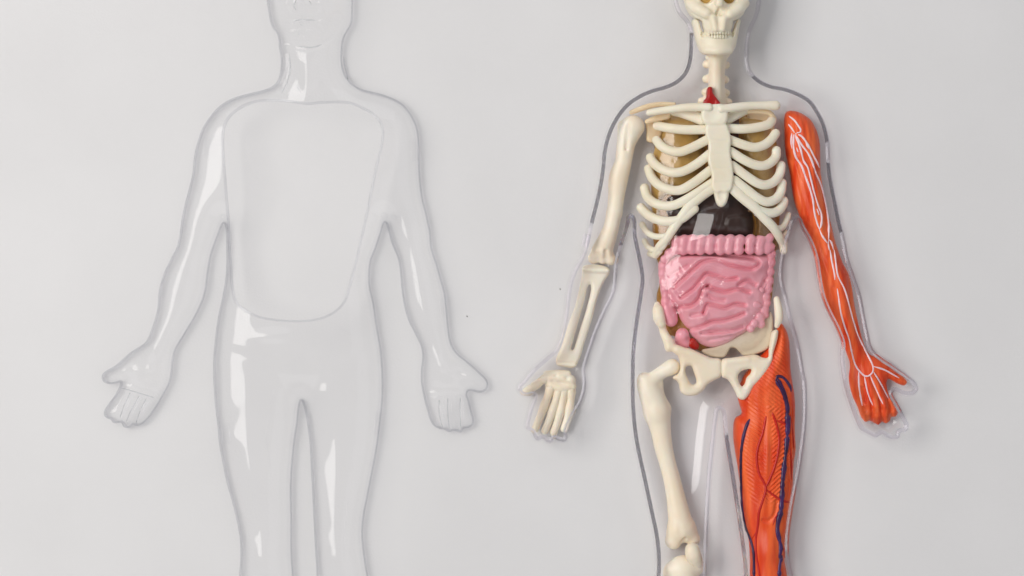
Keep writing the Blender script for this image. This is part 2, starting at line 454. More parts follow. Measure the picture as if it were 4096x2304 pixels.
M['line'] = solid_clear('clear_light_line', (.93, .935, .945, 1), .5)  # for added ridges that draw refracted light lines
M['bone'] = plastic('ivory_bone', lin(240, 229, 204), lin(248, 241, 222), rough=.42, nscale=70, bump=.06, bscale=700, sss=.25)
M['bone_warm'] = plastic('warm_bone', lin(244, 227, 200), lin(251, 241, 223), rough=.45, nscale=60, bump=.08, bscale=600, sss=.3)
M['tan'] = plastic('tan_bone', lin(236, 210, 170), lin(242, 222, 190), rough=.45, nscale=40, sss=.25)
M['muscle'] = plastic('orange_muscle', lin(224, 66, 26), lin(248, 114, 60), rough=.36, nscale=55, bump=.3, bscale=200, stretch=((9, 1.2, 1), R(-14)), spec=.35)
M['muscle_leg'] = plastic('orange_muscle_leg', lin(224, 66, 24), lin(248, 110, 56), rough=.38, nscale=50, bump=.15, bscale=260, stretch=((7, 1.2, 1), R(4)), spec=.35)
M['nerve'] = plastic('nerve_paint', lin(246, 214, 220), lin(250, 226, 230), rough=.4)
M['vein'] = plastic('vein_paint', lin(48, 16, 50), lin(68, 34, 94), rough=.35, nscale=120)
M['artery'] = plastic('artery_paint', lin(190, 22, 10), lin(205, 34, 16), rough=.35)
M['red'] = plastic('dark_red', lin(160, 8, 6), lin(190, 24, 14), rough=.4, nscale=300, bump=.3, bscale=900)
M['pink'] = plastic('pink_gut', lin(244, 162, 176), lin(250, 182, 193), rough=.3, nscale=40, sss=.15, coat=.2)
M['pink2'] = plastic('pink_colon', lin(243, 160, 174), lin(249, 178, 190), rough=.3, nscale=40, sss=.15, coat=.2)
M['liver'] = plastic('dark_liver', lin(58, 40, 34), lin(80, 56, 48), rough=.35, nscale=60)
M['lung'] = plastic('olive_lung', lin(188, 148, 70), lin(210, 174, 104), rough=.4, nscale=120, bump=.25, bscale=700)
M['ochre'] = plastic('ochre_block', lin(168, 116, 30), lin(186, 132, 44), rough=.4, nscale=60)
M['heart'] = plastic('heart_brown', lin(70, 18, 12), lin(96, 26, 16), rough=.4, nscale=60)
M['sacrum'] = plastic('pale_sacrum', lin(224, 210, 184), lin(232, 220, 198), rough=.45, nscale=40)
M['gold'] = plastic('brown_stomach', lin(120, 86, 44), lin(146, 108, 60), rough=.35, nscale=60)

# ---------------------------------------------------------------- the table
tb = mk('tabletop', [(-7000, -6000, 0), (7000, -6000, 0), (7000, 6000, 0), (-7000, 6000, 0)], [(0, 1, 2, 3)], M['table'], None, False)
tb['kind'] = 'structure'

# ---------------------------------------------------------------- empty front shell (left)
ZF = 60.0
FS = T('N', [(1080, -330), (1030, -240), (1022, -150), (1040, -60), (1056, -20), (1068, 0), (1072, 25), (1077, 56), (1083, 90), (1093, 115), (1102, 126), (1113, 145), (1119, 199), (1125, 236), (1124, 280), (1117, 312), (1102, 338), (1074, 355), (1034, 367), (987, 378), (932, 395),
     (878, 428), (837, 474), (808, 524), (789, 582), (779, 631), (772, 698), (758, 756), (741, 822), (727, 890), (723, 925), (710, 987), (679, 1049), (654, 1105), (639, 1161), (630, 1248), (611, 1310), (586, 1366), (524, 1409), (468, 1459), (418, 1490), (410, 1508), (418, 1527), (443, 1536), (468, 1532), (482, 1528), (484, 1535),
     (464, 1577), (437, 1614), (418, 1651), (428, 1670), (446, 1677), (456, 1690), (471, 1692), (488, 1690), (499, 1707), (518, 1711), (534, 1698), (549, 1703), (567, 1698), (592, 1676), (629, 1626), (654, 1583), (685, 1521), (695, 1446), (704, 1403), (747, 1328), (797, 1241), (825, 1167), (834, 1098), (847, 1024), (872, 949), (888, 908), (897, 893),
     (903, 905), (907, 940), (908, 990), (906, 1098), (890, 1198), (878, 1248), (865, 1334), (856, 1440), (856, 1521), (862, 1614), (872, 1700), (879, 1775), (892, 1846), (910, 1933), (929, 2000), (946, 2067), (956, 2117), (963, 2159), (963, 2242), (958, 2304), (950, 2420), (965, 2520), (1060, 2560), (1150, 2520), (1180, 2420),
     (1175, 2304), (1169, 2200), (1169, 2075), (1167, 1950), (1171, 1867), (1181, 1762), (1192, 1690), (1199, 1625), (1206, 1602), (1216, 1625), (1229, 1690), (1240, 1775), (1246, 1888), (1252, 2000), (1257, 2100), (1262, 2200), (1268, 2304), (1262, 2420), (1290, 2520), (1370, 2560), (1460, 2520), (1487, 2420),
     (1473, 2304), (1463, 2242), (1454, 2167), (1452, 2117), (1459, 2054), (1475, 1971), (1494, 1875), (1511, 1783), (1521, 1705), (1527, 1650), (1533, 1583), (1533, 1502), (1527, 1409), (1517, 1347), (1505, 1272), (1496, 1210), (1483, 1154), (1480, 1092), (1486, 1043), (1505, 993), (1526, 930), (1534, 900), (1540, 890),
     (1548, 905), (1567, 974), (1592, 1036), (1603, 1111), (1607, 1161), (1617, 1223), (1635, 1285), (1660, 1334), (1685, 1390), (1690, 1428), (1684, 1483), (1685, 1533), (1694, 1583), (1707, 1633), (1722, 1682), (1741, 1707), (1760, 1714), (1778, 1717), (1798, 1728), (1815, 1721), (1830, 1726), (1847, 1728), (1854, 1714), (1871, 1711), (1890, 1701), (1896, 1682), (1887, 1645), (1876, 1600), (1869, 1575), (1878, 1562),
     (1915, 1570), (1940, 1564), (1952, 1546), (1949, 1521), (1921, 1490), (1871, 1446), (1828, 1409), (1806, 1372), (1794, 1297), (1791, 1260), (1783, 1185), (1766, 1117), (1750, 1061), (1729, 993), (1722, 925), (1705, 847), (1693, 797), (1684, 735), (1680, 673), (1678, 611), (1676, 548), (1668, 507), (1647, 461), (1614, 420), (1573, 395), (1531, 379), (1486, 368), (1443, 356), (1407, 333), (1388, 309), (1375, 280), (1369, 242), (1370, 202), (1375, 161), (1384, 140), (1397, 118), (1409, 93), (1412, 47), (1413, 0), (1425, -50), (1440, -140), (1430, -240), (1380, -330), (1230, -390)], 0)
WIN = T('N', [(1040, 409), (1098, 407), (1158, 412), (1235, 423), (1288, 418), (1397, 418), (1448, 437), (1498, 466), (1523, 499), (1530, 536), (1525, 582), (1506, 664), (1490, 739), (1473, 822), (1456, 900), (1437, 980), (1412, 1086), (1396, 1148), (1377, 1204), (1345, 1240), (1305, 1262), (1256, 1275), (1185, 1279), (1111, 1275), (1048, 1264), (999, 1243), (961, 1217), (944, 1190), (934, 1142), (928, 1055), (921, 974), (918, 867), (913, 755), (905, 652), (901, 590), (901, 540), (907, 503), (928, 466), (965, 437), (1002, 419)], ZF * 1.5)
def poly_(fr, *ls): return [spline(T(fr, l, 60), 10) for l in ls]
GRL = poly_('L4', [(272, 1165), (235, 1240), (205, 1320)], [(330, 1185), (280, 1270), (245, 1345)], [(375, 1200), (335, 1280), (305, 1360)])
GRR = poly_('L5', [(790, 1200), (790, 1290), (800, 1390)], [(735, 1210), (735, 1300), (755, 1385)], [(870, 1200), (870, 1290), (875, 1390)])
KNU = poly_('L4', [(225, 1130), (290, 1145), (430, 1190)]) + poly_('L5', [(670, 1190), (770, 1185), (860, 1180), (940, 1190)])
def front_z(X, Y, d):
    z = 46 * sst(-4, 15, d) + 99 * dome(d / 165)
    # chest and belly swell gently
    c = T('N', [(1205, 1420)], 0)[0]; z += 22 * np.exp(-((X - c[0]) / 260) ** 2 - ((Y - c[1]) / 240) ** 2) * sst(10, 90, d)
    c = T('N', [(1110, 1340)], 0)[0]; z += 15 * np.exp(-((X - c[0]) / 95) ** 2 - ((Y - c[1]) / 30) ** 2)  # bulge added to mirror a fill lamp as a bright patch
    hand = np.exp(-(np.minimum(np.hypot(X - T('N', [(530, 1580)])[0][0], Y - T('N', [(530, 1580)])[0][1]), np.hypot(X - T('N', [(1800, 1580)])[0][0], Y - T('N', [(1800, 1580)])[0][1])) / 150) ** 4)
    z *= 1 - .28 * hand
    for gset in (GRL, GRR):
        for p in gset: z -= 38 * gauss(line_d(p, X, Y, 40), 8)
    for p in KNU: z += 12 * gauss(line_d(p, X, Y, 50), 15)
    for cx, cy, a, w in ((500, 1480, 28, 45), (610, 1480, 34, 52), (1775, 1470, 32, 50), (1880, 1500, 28, 40), (585, 1560, -14, 40), (1790, 1555, -14, 40)):
        q = T('N', [(cx, cy)], 60)[0]; z += a * gauss(np.hypot(X - q[0], Y - q[1]), w)
    # head: face, nose, lips, chin; a groove under the jaw
    q = T('N', [(1225, -60)], 80)[0]; z += 70 * np.exp(-((X - q[0]) / 150) ** 2 - ((Y - q[1]) / 230) ** 2)
    for cx, cy, a, wx, wy in ((1228, 20, 34, 26, 34), (1205, 44, 12, 12, 10), (1245, 40, 12, 12, 10), (1226, 66, 18, 44, 16), (1226, 86, -22, 46, 6), (1226, 100, 20, 38, 12), (1226, 125, -12, 34, 9), (1228, 158, 26, 46, 24),
                              (1150, 30, 18, 30, 44), (1300, 30, 18, 30, 44), (1150, -30, -26, 34, 18), (1300, -30, -26, 34, 18), (1228, -20, 22, 16, 60), (1180, 90, -6, 12, 40), (1275, 90, -6, 12, 40)):
        q = T('N', [(cx, cy)], 100)[0]; z += 1.6 * a * np.exp(-((X - q[0]) / wx) ** 2 - ((Y - q[1]) / wy) ** 2)
    jaw = spline(T('N', [(1120, 90), (1140, 150), (1180, 185), (1235, 196), (1290, 180), (1340, 140), (1365, 90)], 60), 10)
    z -= 16 * gauss(line_d(jaw, X, Y, 60), 16)
    for l in ([(1158, 205), (1160, 290), (1128, 370)], [(1345, 200), (1340, 280), (1365, 330)]):
        z -= 14 * gauss(line_d(spline(T('N', l, 60), 10), X, Y, 60), 16)
    q = T('N', [(1235, 320)], 80)[0]; z += 16 * np.exp(-((X - q[0]) / 26) ** 2 - ((Y - q[1]) / 70) ** 2)
    # groin folds and knee caps
    for l in ([(1200, 1600), (1120, 1520), (1000, 1440), (900, 1400)], [(1210, 1600), (1290, 1520), (1400, 1440), (1500, 1400)]):
        z -= 7 * gauss(line_d(spline(T('N', l, 60), 12), X, Y, 90), 30)
    for cx in (1060, 1355):
        q = T('N', [(cx, 2215)], 60)[0]; z += 10 * gauss(np.hypot(X - q[0], Y - q[1]), 50)
    z += .9 * (noise2(X, Y, 90, 3) - .5)
    return np.maximum(z, 6)
c0 = T('N', [(1205, 1000)])[0]
front = thing('front_body_shell', 'empty clear plastic front half of a human figure with an open torso window', 'model shell', c0)
fo, fz = relief('shell', FS, front_z, M['clear'], front, g=4.0, thick=9, holes=[WIN], soft=14)
strip('foot_edge', FS, lambda x, y, n: [(0, 24), (0, .6), (8, .6), (6, 24)], M['edge'], front)
strip('window_edge', WIN, lambda x, y, n: [(0, fz(x, y) + 3), (0, fz(x, y) - 17), (-9, fz(x, y) - 15), (-9, fz(x, y) + 3)], M['edge'], front)
for (cx, cy, w, h, a) in ((826, 588, 30, 80, 8), (1658, 602, 36, 84, -3), (657, 1157, 30, 68, 12), (1773, 1231, 34, 80, -6), (902, 1736, 34, 78, -6), (1509, 1692, 32, 88, 6)):
    q = T('N', [(cx, cy)], 40)[0]; a = R(-a); ca, sa = math.cos(a), math.sin(a)
    pl = [(q[0] + x * ca - y * sa, q[1] + x * sa + y * ca) for x, y in ((-w / 2, -h / 2), (w / 2, -h / 2), (w / 2, h / 2), (-w / 2, h / 2))]
    v = Vol((q[0] - 80, q[1] - 80, -8), (q[0] + 80, q[1] + 80, 70), 3.5)
    v.slab(np.array(pl), 4, 50, rnd=5, k=0, smooth=False)
    v.mesh('clip_tab', M['clear'], front, 0)
for cx, cy, r in ((893, 868, 13), (1536, 862, 13), (1575, 868, 10)):
    q = T('N', [(cx, cy)], 90)[0]
    v = Vol((q[0] - 40, q[1] - 40, 0), (q[0] + 40, q[1] + 40, 150), 3.5); v.tube([(q[0], q[1], 14, r), (q[0], q[1], 96, r)], 0)
    v.mesh('peg', M['clear'], front, 1)
def ring(name, fr, cx, cy, r, w, zf, mat, parent, n=40, lift=1.5):
    q = T(fr, [(cx, cy)], 100)[0]
    P = np.array([[q[0] + r * math.cos(2 * math.pi * i / n), q[1] + r * math.sin(2 * math.pi * i / n)] for i in range(n + 1)])
    P = np.column_stack([P, zf(P[:, 0], P[:, 1]) + lift])
    return sweep(name, P, w, mat, parent, 6)
for fr_, l_ in (('L6', [(725, 840), (700, 960), (660, 1170), (642, 1280), (655, 1449)]), ('L7', [(655, 240), (670, 330), (680, 440)]), ('L6', [(1372, 110), (1387, 160), (1370, 280), (1420, 302), (1450, 345)]), ('L7', [(1490, 120), (1470, 320), (1450, 450), (1420, 700), (1390, 950), (1385, 1170)])):
    P_ = spline(T(fr_, l_, 120), 8); P_ = np.column_stack([P_, fz(P_[:, 0], P_[:, 1]) + .6])
    sweep('light_line', P_, 2.6, M['clear'], front, 8, .7)  # added ridges standing in for thin bright reflections on the shell
for l_ in ([(890, 276), (960, 273), (1015, 268), (1080, 272), (1175, 280)], [(945, 30), (912, 90), (920, 130), (938, 162)], [(1112, 52), (1128, 75), (1136, 98)], [(1165, 2), (1220, 15), (1290, 20)], [(955, 600), (1030, 614), (1110, 616), (1180, 602), (1250, 572)], [(822, 700), (836, 840), (822, 960), (780, 1080), (722, 1188)], [(1500, 700), (1512, 800), (1560, 1000)], [(935, 1090), (945, 1140), (975, 1180)], [(985, 338), (1020, 350)], [(960, 470), (975, 440)]):
    P_ = spline(T('L1', l_, 130), 6); P_ = np.column_stack([P_, fz(P_[:, 0], P_[:, 1]) + .4]); n_ = len(P_)
    sweep('light_line', P_, 2.4 * np.clip(.3 + .25 * np.minimum(np.arange(n_), np.arange(n_)[::-1]), 0, 1), M['line'], front, 8, .7)  # added ridges standing in for light bent inside the face plastic
for P_ in GRL + GRR + KNU[:1]:
    P_ = np.column_stack([P_, fz(P_[:, 0], P_[:, 1]) + .6]); sweep('light_line', P_, 1.9, M['line'], front, 8, .7)  # ridges added along the finger grooves to draw their refracted lines
ring('mould_mark', 'N', 1210, 1459, 30, 1.6, fz, M['clear'], front)
ring('mould_mark', 'N', 1348, 2210, 33, 1.5, fz, M['clear'], front)

# ---------------------------------------------------------------- back shell (right)
ZR = 118.0
BS = np.concatenate([
    T('Z', [(1800, -270), (1730, -230), (1700, -160), (1690, -90), (1692, -30), (1697, 8), (1708, 35), (1725, 55), (1734, 76), (1735, 100), (1733, 140), (1728, 165), (1718, 185), (1700, 202), (1675, 214), (1640, 224), (1610, 237), (1575, 261), (1545, 300), (1527, 340), (1517, 380), (1513, 420), (1509, 450), (1499, 500), (1484, 560), (1471, 620)], ZR),
    T('H', [(563, 60), (545, 140), (530, 190), (490, 265), (470, 305), (445, 380), (432, 450), (420, 560), (405, 660), (385, 735), (355, 800), (300, 850), (220, 920), (150, 1000), (118, 1035), (118, 1065), (140, 1095), (180, 1102), (212, 1095), (218, 1105), (195, 1170), (175, 1240), (166, 1295), (178, 1320), (205, 1335), (217, 1365), (240, 1387), (278, 1376), (298, 1395), (325, 1401), (352, 1378), (385, 1393), (420, 1392), (436, 1365), (432, 1330), (450, 1280), (480, 1220), (520, 1155), (550, 1070), (556, 1000), (550, 940), (562, 880), (592, 790), (622, 700), (690, 545), (732, 460), (748, 400), (756, 300), (764, 230), (790, 130), (825, 20), (838, -30)], ZR),
    T('Z', [(1586, 546), (1591, 556), (1592, 590), (1606, 660), (1612, 700), (1608, 740), (1600, 790), (1592, 850), (1588, 900), (1587, 960), (1588, 1020), (1593, 1080), (1601, 1130), (1612, 1180), (1625, 1240), (1638, 1300), (1648, 1350), (1653, 1400), (1652, 1449), (1640, 1520), (1660, 1590), (1710, 1610), (1760, 1580), (1776, 1520)], ZR),
    T('N', [(2827, 2304), (2833, 2101), (2842, 1930), (2856, 1785), (2868, 1680), (2875, 1640), (2884, 1640), (2901, 1763), (2927, 1920), (2951, 2079), (2968, 2200), (2978, 2304)], ZR),
    T('Z', [(1868, 1520), (1890, 1590), (1950, 1610), (2000, 1580), (2006, 1510), (1995, 1449), (1987, 1410), (1985, 1360), (1990, 1310), (2000, 1250), (2010, 1200), (2021, 1132), (2029, 1060), (2030, 1010), (2028, 960), (2023, 935), (2012, 872), (1995, 809), (1980, 745), (1970, 705), (1969, 680), (1977, 629), (1990, 585), (2000, 556), (2006, 552)], ZR),
    T('Z', [(2015, 572), (2035, 608), (2050, 650), (2056, 690), (2065, 740), (2080, 780), (2105, 830), (2117, 865), (2115, 890), (2118, 930), (2126, 975), (2140, 1020), (2155, 1060), (2168, 1083), (2185, 1092), (2203, 1100), (2219, 1092), (2231, 1100), (2247, 1105), (2262, 1101), (2266, 1088), (2280, 1085), (2286, 1070), (2276, 1048), (2256, 1010), (2246, 990), (2252, 984), (2272, 992), (2298, 992), (2310, 980), (2304, 963), (2285, 945), (2250, 920), (2215, 897), (2195, 876), (2183, 830), (2175, 790), (2165, 740), (2148, 690), (2135, 650), (2125, 600), (2113, 550), (2103, 500), (2093, 450), (2088, 400), (2085, 350), (2075, 310), (2060, 280), (2040, 252), (2010, 233), (1975, 220), (1940, 213), (1915, 202), (1895, 185), (1885, 165), (1883, 130), (1886, 95), (1893, 70), (1905, 45), (1912, 20), (1916, -30), (1918, -90), (1908, -160), (1880, -230)], ZR)])
def back_z(X, Y, d):
    x0, x1, x2, x3 = [T('N', [(k, 0)], 60)[0][0] for k in (2590, 2690, 3150, 3230)]
    w = 44 + 60 * sst(x0, x1, X) * (1 - sst(x2, x3, X))      # limbs are shallow trays, the trunk a deeper bowl
    z = 12 + (ZR - 26 - 12) * (1 - dome(d / w))
    return z + .8 * (noise2(X, Y, 90, 11) - .5)
back = thing('back_body_shell', 'clear plastic back half of a human figure lying open and holding bones and organs', 'model shell', T('N', [(2870, 1000)])[0])
bo, bz = relief('shell', BS, back_z, M['clear_back'], back, g=4.0, thick=9, soft=12)
def slant(x, y):
    # slant added to chosen stretches of the edge so they mirror darkness
    s_ = np.zeros_like(x)
    for cx, cy, rr in ((1560, 280, 120), (1640, 220, 90), (1715, 180, 70), (1505, 450, 130), (1600, 640, 120), (1605, 720, 120), (1590, 900, 150), (1592, 1080, 110), (1612, 1190, 95), (1632, 1290, 95), (1835, 1150, 80), (1855, 1280, 90), (2010, 235, 80), (2065, 300, 70), (2090, 470, 70), (2120, 540, 50), (1870, 1400, 110), (1652, 1400, 110), (1930, 210, 45), (1730, 120, 40)):
        q = T('Z', [(cx, cy)], ZR)[0]; s_ = np.maximum(s_, np.exp(-(np.hypot((x - q[0]) * (3.0 if cy > 560 else 1.0), y - q[1]) / (rr * 1.59 * .9)) ** 4))
    return sst(.12, .5, s_)
def rim_prof(x, y, n):
    k = slant(x, y); c = -(x * n[:, 0] + y * n[:, 1]) / HC / 1.49
    a_ = (R(43.9) - c) * k + R(6) * (1 - k)
    return [(0, ZR), (0, ZR - 24), (15, ZR - 24 + 15 * np.tan(a_)), (15, ZR), (7.5, ZR + .15 + 2.8 * (1 - k))]  # crown added outside the slanted stretches to catch window light
strip('rim', BS, rim_prof, M['rim'], back)
def peg(fr, cx, cy, r, ztop, zlo=12, mat='clear_back', hole=.45):
    q = T(fr, [(cx, cy)], ztop)[0]
    v = Vol((q[0] - r - 15, q[1] - r - 15, zlo - 8), (q[0] + r + 15, q[1] + r + 15, ztop + 15), 2.6)
    v.slab(np.array([(q[0] + r * math.cos(a), q[1] + r * math.sin(a)) for a in np.linspace(0, 2 * math.pi, 24, endpoint=False)]), zlo, ztop, rnd=3, k=0, smooth=False)
    if hole: v.tube([(q[0], q[1], ztop - 30, r * hole), (q[0], q[1], ztop + 30, r * hole)], 0, 's')
    v.mesh('peg', M[mat], back, 1)
for a in (('H', 590, 730, 15, 70), ('H', 520, 1010, 16, 60), ('D', 1545, 1330, 17, 80), ('C', 410, 70, 11, 100), ('C', 2500, 95, 13, 100), ('F', 440, 1115, 12, 100), ('H', 640, 60, 11, 40), ('B', 190, 800, 15, 40), ('H', 322, 1385, 13, 50)): peg(*a)

# ---------------------------------------------------------------- torso cover surface (used to stack organs and ribs)
ZC = 140.0
COV = np.concatenate([T('B', [(800, 130), (1300, 40), (1500, 25), (1700, 40), (2240, 130), (2370, 280), (2395, 700), (2430, 1200)], ZC),
                      T('C', [(2440, 60), (2400, 300), (2330, 500), (2310, 620), (2330, 800), (2270, 1080)], ZC),
                      T('D', [(2235, 240), (2225, 380), (2160, 560), (2000, 685), (1800, 725), (1560, 745), (1330, 700), (1150, 610), (960, 480), (820, 320), (760, 140)], ZC),
                      T('C', [(690, 1030), (650, 900), (700, 760), (740, 640), (650, 440), (600, 100)], ZC), T('B', [(610, 1200), (640, 900), (680, 600), (720, 300)], ZC)])
_P = spline(COV, 10, True)
_X, _Y = grid(_P, 5.0, 60)
_d = poly_sd(_P, _X, _Y); _ds = blur(_d, 6)
_zc = 45 + 88 * dome(np.maximum(_ds, 0) / 190)
cz = Field(_X, _Y, blur(_zc, 2))

# ---------------------------------------------------------------- organs
ob = thing('organ_block', 'ochre yellow backing behind the organs showing beside the lower ribs', 'organ model', T('C', [(1500, 300)], 60)[0], z=12)
ORG = np.concatenate([T('B', [(760, 230), (1500, 120), (2200, 240), (2290, 700), (2330, 1200)], 70), T('C', [(2330, 60), (2300, 420), (2250, 600), (2250, 900), (2180, 1250)], 70), T('D', [(2000, 250), (1600, 500), (1330, 660), (1240, 640), (1000, 480), (860, 440), (830, 320), (760, 130)], 70), T('C', [(740, 1080), (780, 900), (770, 700), (740, 590), (690, 300), (690, 60)], 70), T('B', [(690, 1150), (700, 900), (720, 500)], 70)])
relief('backing', ORG, lambda X, Y, d: 20 + (cz(X, Y) * .45 - 10) * dome(d / 60), M['ochre'], ob, g=5, zbot=13)
def organ(name, label, cat, poly, mat, k, w, part=None, bumpy=3, g=4.5, zb=30, zlo=28, form=None):
    o, f = relief(name, poly, lambda X, Y, d: (form(X, Y) if form else 0) + zlo + (np.maximum(cz(X, Y) * k - zlo, 4)) * dome(d / w) + bumpy * (noise2(X, Y, 26, 7) - .5) * 2, mat, None, g=g, zbot=zb, soft=8)
    return tag(o, label, cat), f
organ('lung', 'olive brown lung showing between the ribs beside the bare arm bone', 'lung', np.concatenate([T('B', [(850, 180), (1080, 160), (1310, 190), (1345, 420), (1390, 700), (1370, 960), (1280, 1120), (1000, 1200), (830, 1290), (790, 1449)], 90), T('C', [(760, 60), (730, 160), (705, 60)], 90), T('B', [(680, 1400), (670, 1150), (660, 900), (720, 600), (790, 350)], 90)]), M['lung'], .80, 70)
organ('lung', 'olive brown lung showing between the ribs beside the orange arm muscle', 'lung', np.concatenate([T('B', [(1810, 215), (2000, 190), (2220, 240), (2290, 500), (2325, 800), (2365, 1100), (2385, 1350)], 90), T('C', [(2310, 60), (2240, 60), (2120, -60)], 90), T('B', [(1960, 1250), (1880, 1050), (1830, 800), (1810, 500)], 90)]), M['lung'], .80, 70)
organ('heart', 'dark red brown heart glimpsed behind the breastbone', 'heart', T('B', [(1330, 180), (1560, 150), (1810, 200), (1815, 500), (1830, 800), (1900, 1000), (1900, 1130), (1700, 1180), (1450, 1100), (1380, 700)], 90), M['heart'], .78, 50)
_lb = spline(T('C', [(1650, 70), (1800, 45), (1940, 50), (1985, 110), (1975, 280), (1930, 330), (1660, 320), (1625, 200)], 120), 8, True)
_lt = spline(T('C', [(1180, -20), (1300, -90), (1420, -60), (1480, 40), (1450, 240), (1250, 300)], 120), 8, True)
def lobes(X, Y): return 9 * sst(-8, 10, poly_sd(_lb, X, Y)) + 7 * sst(-10, 16, poly_sd(_lt, X, Y))
lv, _ = organ('liver', 'nearly black brown liver between the breastbone tip and the pink colon', 'liver', np.concatenate([T('B', [(860, 1230), (1120, 1170), (1380, 1020), (1560, 1000), (1760, 1000), (1900, 1150)], 100), T('C', [(1960, -120), (2005, 40), (2010, 200), (1960, 330), (1500, 340), (1000, 330), (940, 300), (860, 60)], 100), T('B', [(820, 1400)], 100)]), M['liver'], .84, 70, bumpy=2, form=lobes)
organ('stomach', 'golden brown stomach edge beside the dark liver under the ribs', 'stomach', T('C', [(1500, -30), (1700, -25), (1900, -45), (2000, -60), (2100, 20), (2230, 180), (2320, 330), (2330, 480), (2200, 420), (2080, 330), (2010, 320), (2030, 160), (1990, 30), (1960, 5), (1700, 25), (1500, 8)], 120), M['gold'], .93, 12, bumpy=1, g=3.6)
# artery stump at the throat
AT = T('A', [(872, 1132), (890, 1118), (922, 1122), (938, 1200), (985, 1265), (1040, 1345), (1030, 1420), (840, 1420), (828, 1290), (858, 1255)], 150)
v = Vol((AT[:, 0].min() - 20, AT[:, 1].min() - 20, 40), (AT[:, 0].max() + 20, AT[:, 1].max() + 20, 200), 3)
v.slab(AT, 90, 168, rnd=10, k=0, step=6)
cut = T('A', [(945, 1190), (958, 1290), (950, 1360)], 150); v.tube([(cut[0][0], cut[0][1], 172, 6), (cut[1][0], cut[1][1], 172, 7), (cut[2][0], cut[2][1], 172, 7)], 3, 's')
tag(v.mesh('artery_stump', M['red'], None, 1), 'dark red artery stump standing up above the collarbones', 'artery')

# intestines
gut = thing('intestines', 'glossy pink intestines filling the belly below the dark liver', 'intestines', T('C', [(1500, 900)], 100)[0], z=40)
SI = np.concatenate([T('C', [(770, 640), (860, 560), (1000, 500), (1500, 500), (2000, 520), (2240, 560), (2260, 700), (2225, 900), (2190, 1100), (2160, 1260)], 120), T('D', [(2070, 250), (1920, 400), (1800, 470), (1640, 570), (1480, 615), (1340, 585), (1220, 490), (1130, 370), (1040, 250), (1000, 150)], 120), T('C', [(900, 1200), (810, 1080), (780, 900), (765, 760)], 120)])
COILS = [[(900, 650), (1200, 600), (1500, 585), (1900, 640), (2060, 700)], [(900, 800), (1100, 720), (1300, 640), (1500, 650), (1800, 715), (2020, 780)],
         [(930, 950), (1150, 810), (1350, 730), (1550, 735), (1750, 800), (1960, 850)], [(1000, 1080), (1180, 960), (1340, 830), (1500, 810), (1700, 850), (1900, 930), (2080, 960)],
         [(1010, 1150), (1180, 1120), (1290, 1000), (1400, 905), (1560, 940), (1700, 985), (1900, 1000)], [(1040, 1240), (1250, 1180), (1400, 1040), (1550, 1080), (1700, 1075), (1950, 1080)],
         [(1070, 1310), (1260, 1280), (1400, 1160), (1600, 1215), (1850, 1165), (2000, 1160)], [(1130, 1400), (1300, 1360), (1500, 1310), (1750, 1270), (1920, 1240)],
         [(1200, 1480), (1350, 1460), (1550, 1390), (1800, 1340), (1900, 1310)], [(1260, 1570), (1450, 1530), (1700, 1500), (1850, 1450)], [(1330, 1660), (1550, 1620), (1720, 1580)]]
GRO = [([(860, 660), (1000, 560), (1350, 535), (1700, 565), (2020, 605), (2060, 650)], 16), ([(960, 960), (1100, 830), (1240, 700), (1310, 640), (1480, 605), (1700, 680), (1960, 725), (2040, 690)], 15), ([(1050, 1090), (1200, 985), (1300, 865), (1370, 790), (1460, 800), (1620, 860), (1760, 850)], 15),
       ([(1015, 1225), (1200, 1185), (1285, 1085), (1320, 990), (1400, 940)], 17), ([(1390, 955), (1520, 1000), (1620, 1022), (1780, 985), (1930, 1025)], 16), ([(1340, 1290), (1385, 1185), (1500, 1200), (1620, 1228), (1750, 1180), (1870, 1195)], 17),
       ([(1130, 1520), (1300, 1475), (1450, 1405), (1600, 1390), (1750, 1345), (1860, 1300)], 17), ([(1320, 1555), (1500, 1540), (1700, 1525), (1850, 1475)], 14), ([(1790, 930), (1900, 880), (2010, 930)], 12), ([(900, 820), (1020, 750), (1130, 690)], 8), ([(1400, 1075), (1480, 1125), (1600, 1130)], 8), ([(2080, 980), (2140, 870)], 12), ([(1420, 1640), (1560, 1620), (1700, 1590)], 7), ([(1180, 1330), (1330, 1300)], 8)]
GP = [(spline(T('C', c, 130), 9), w) for c, w in GRO]
def gut_z(X, Y, d):
    z = 45 + (cz(X, Y) * .93 - 48 + 8 * (noise2(X, Y, 60, 21) - .5)) * dome(d / 45)
    for p, w in GP:
        D = line_d(p, X, Y, 70)
        # one lip of each fold bulges over the other
        up = line_d(p - np.array([3.0, 15.0]), X, Y, 70)
        z += .5 * w * gauss(up, 17) - 1.35 * w * gauss(D, 7.5)
    return np.maximum(z, 46)
relief('small_intestine', SI, gut_z, M['pink'], gut, g=3.2, zbot=45, soft=4)
def beads(name, items, mat, k, zoff=0.0, rz=1.0):
    S = []
    for fr, x, y, r in items:
        q = T(fr, [(x, y)], 130)[0]; S.append((q[0], q[1], float(cz(q[0], q[1])) * .93 + zoff - r * sc_(fr) * .8, r * sc_(fr)))
    v = vol_for(S, 3.4, 20)
    for s_ in S: v.ball(s_[:3], (s_[3], s_[3], s_[3] * rz), k)
    return v, S
it = []
xs = [985, 1080, 1185, 1300, 1420, 1548, 1670, 1795, 1935, 2065, 2165]
for i, x in enumerate(xs):
    it += [('C', x + 15, 350 + 4 * (i % 2) + (-30 if i == 10 else 0) + (20 if i == 0 else 0), 74), ('C', x - 5 + 4 * (i % 3), 478 + 8 * (i % 2), 66 if i not in (10,) else 60), ('C', x, 414, 54)]
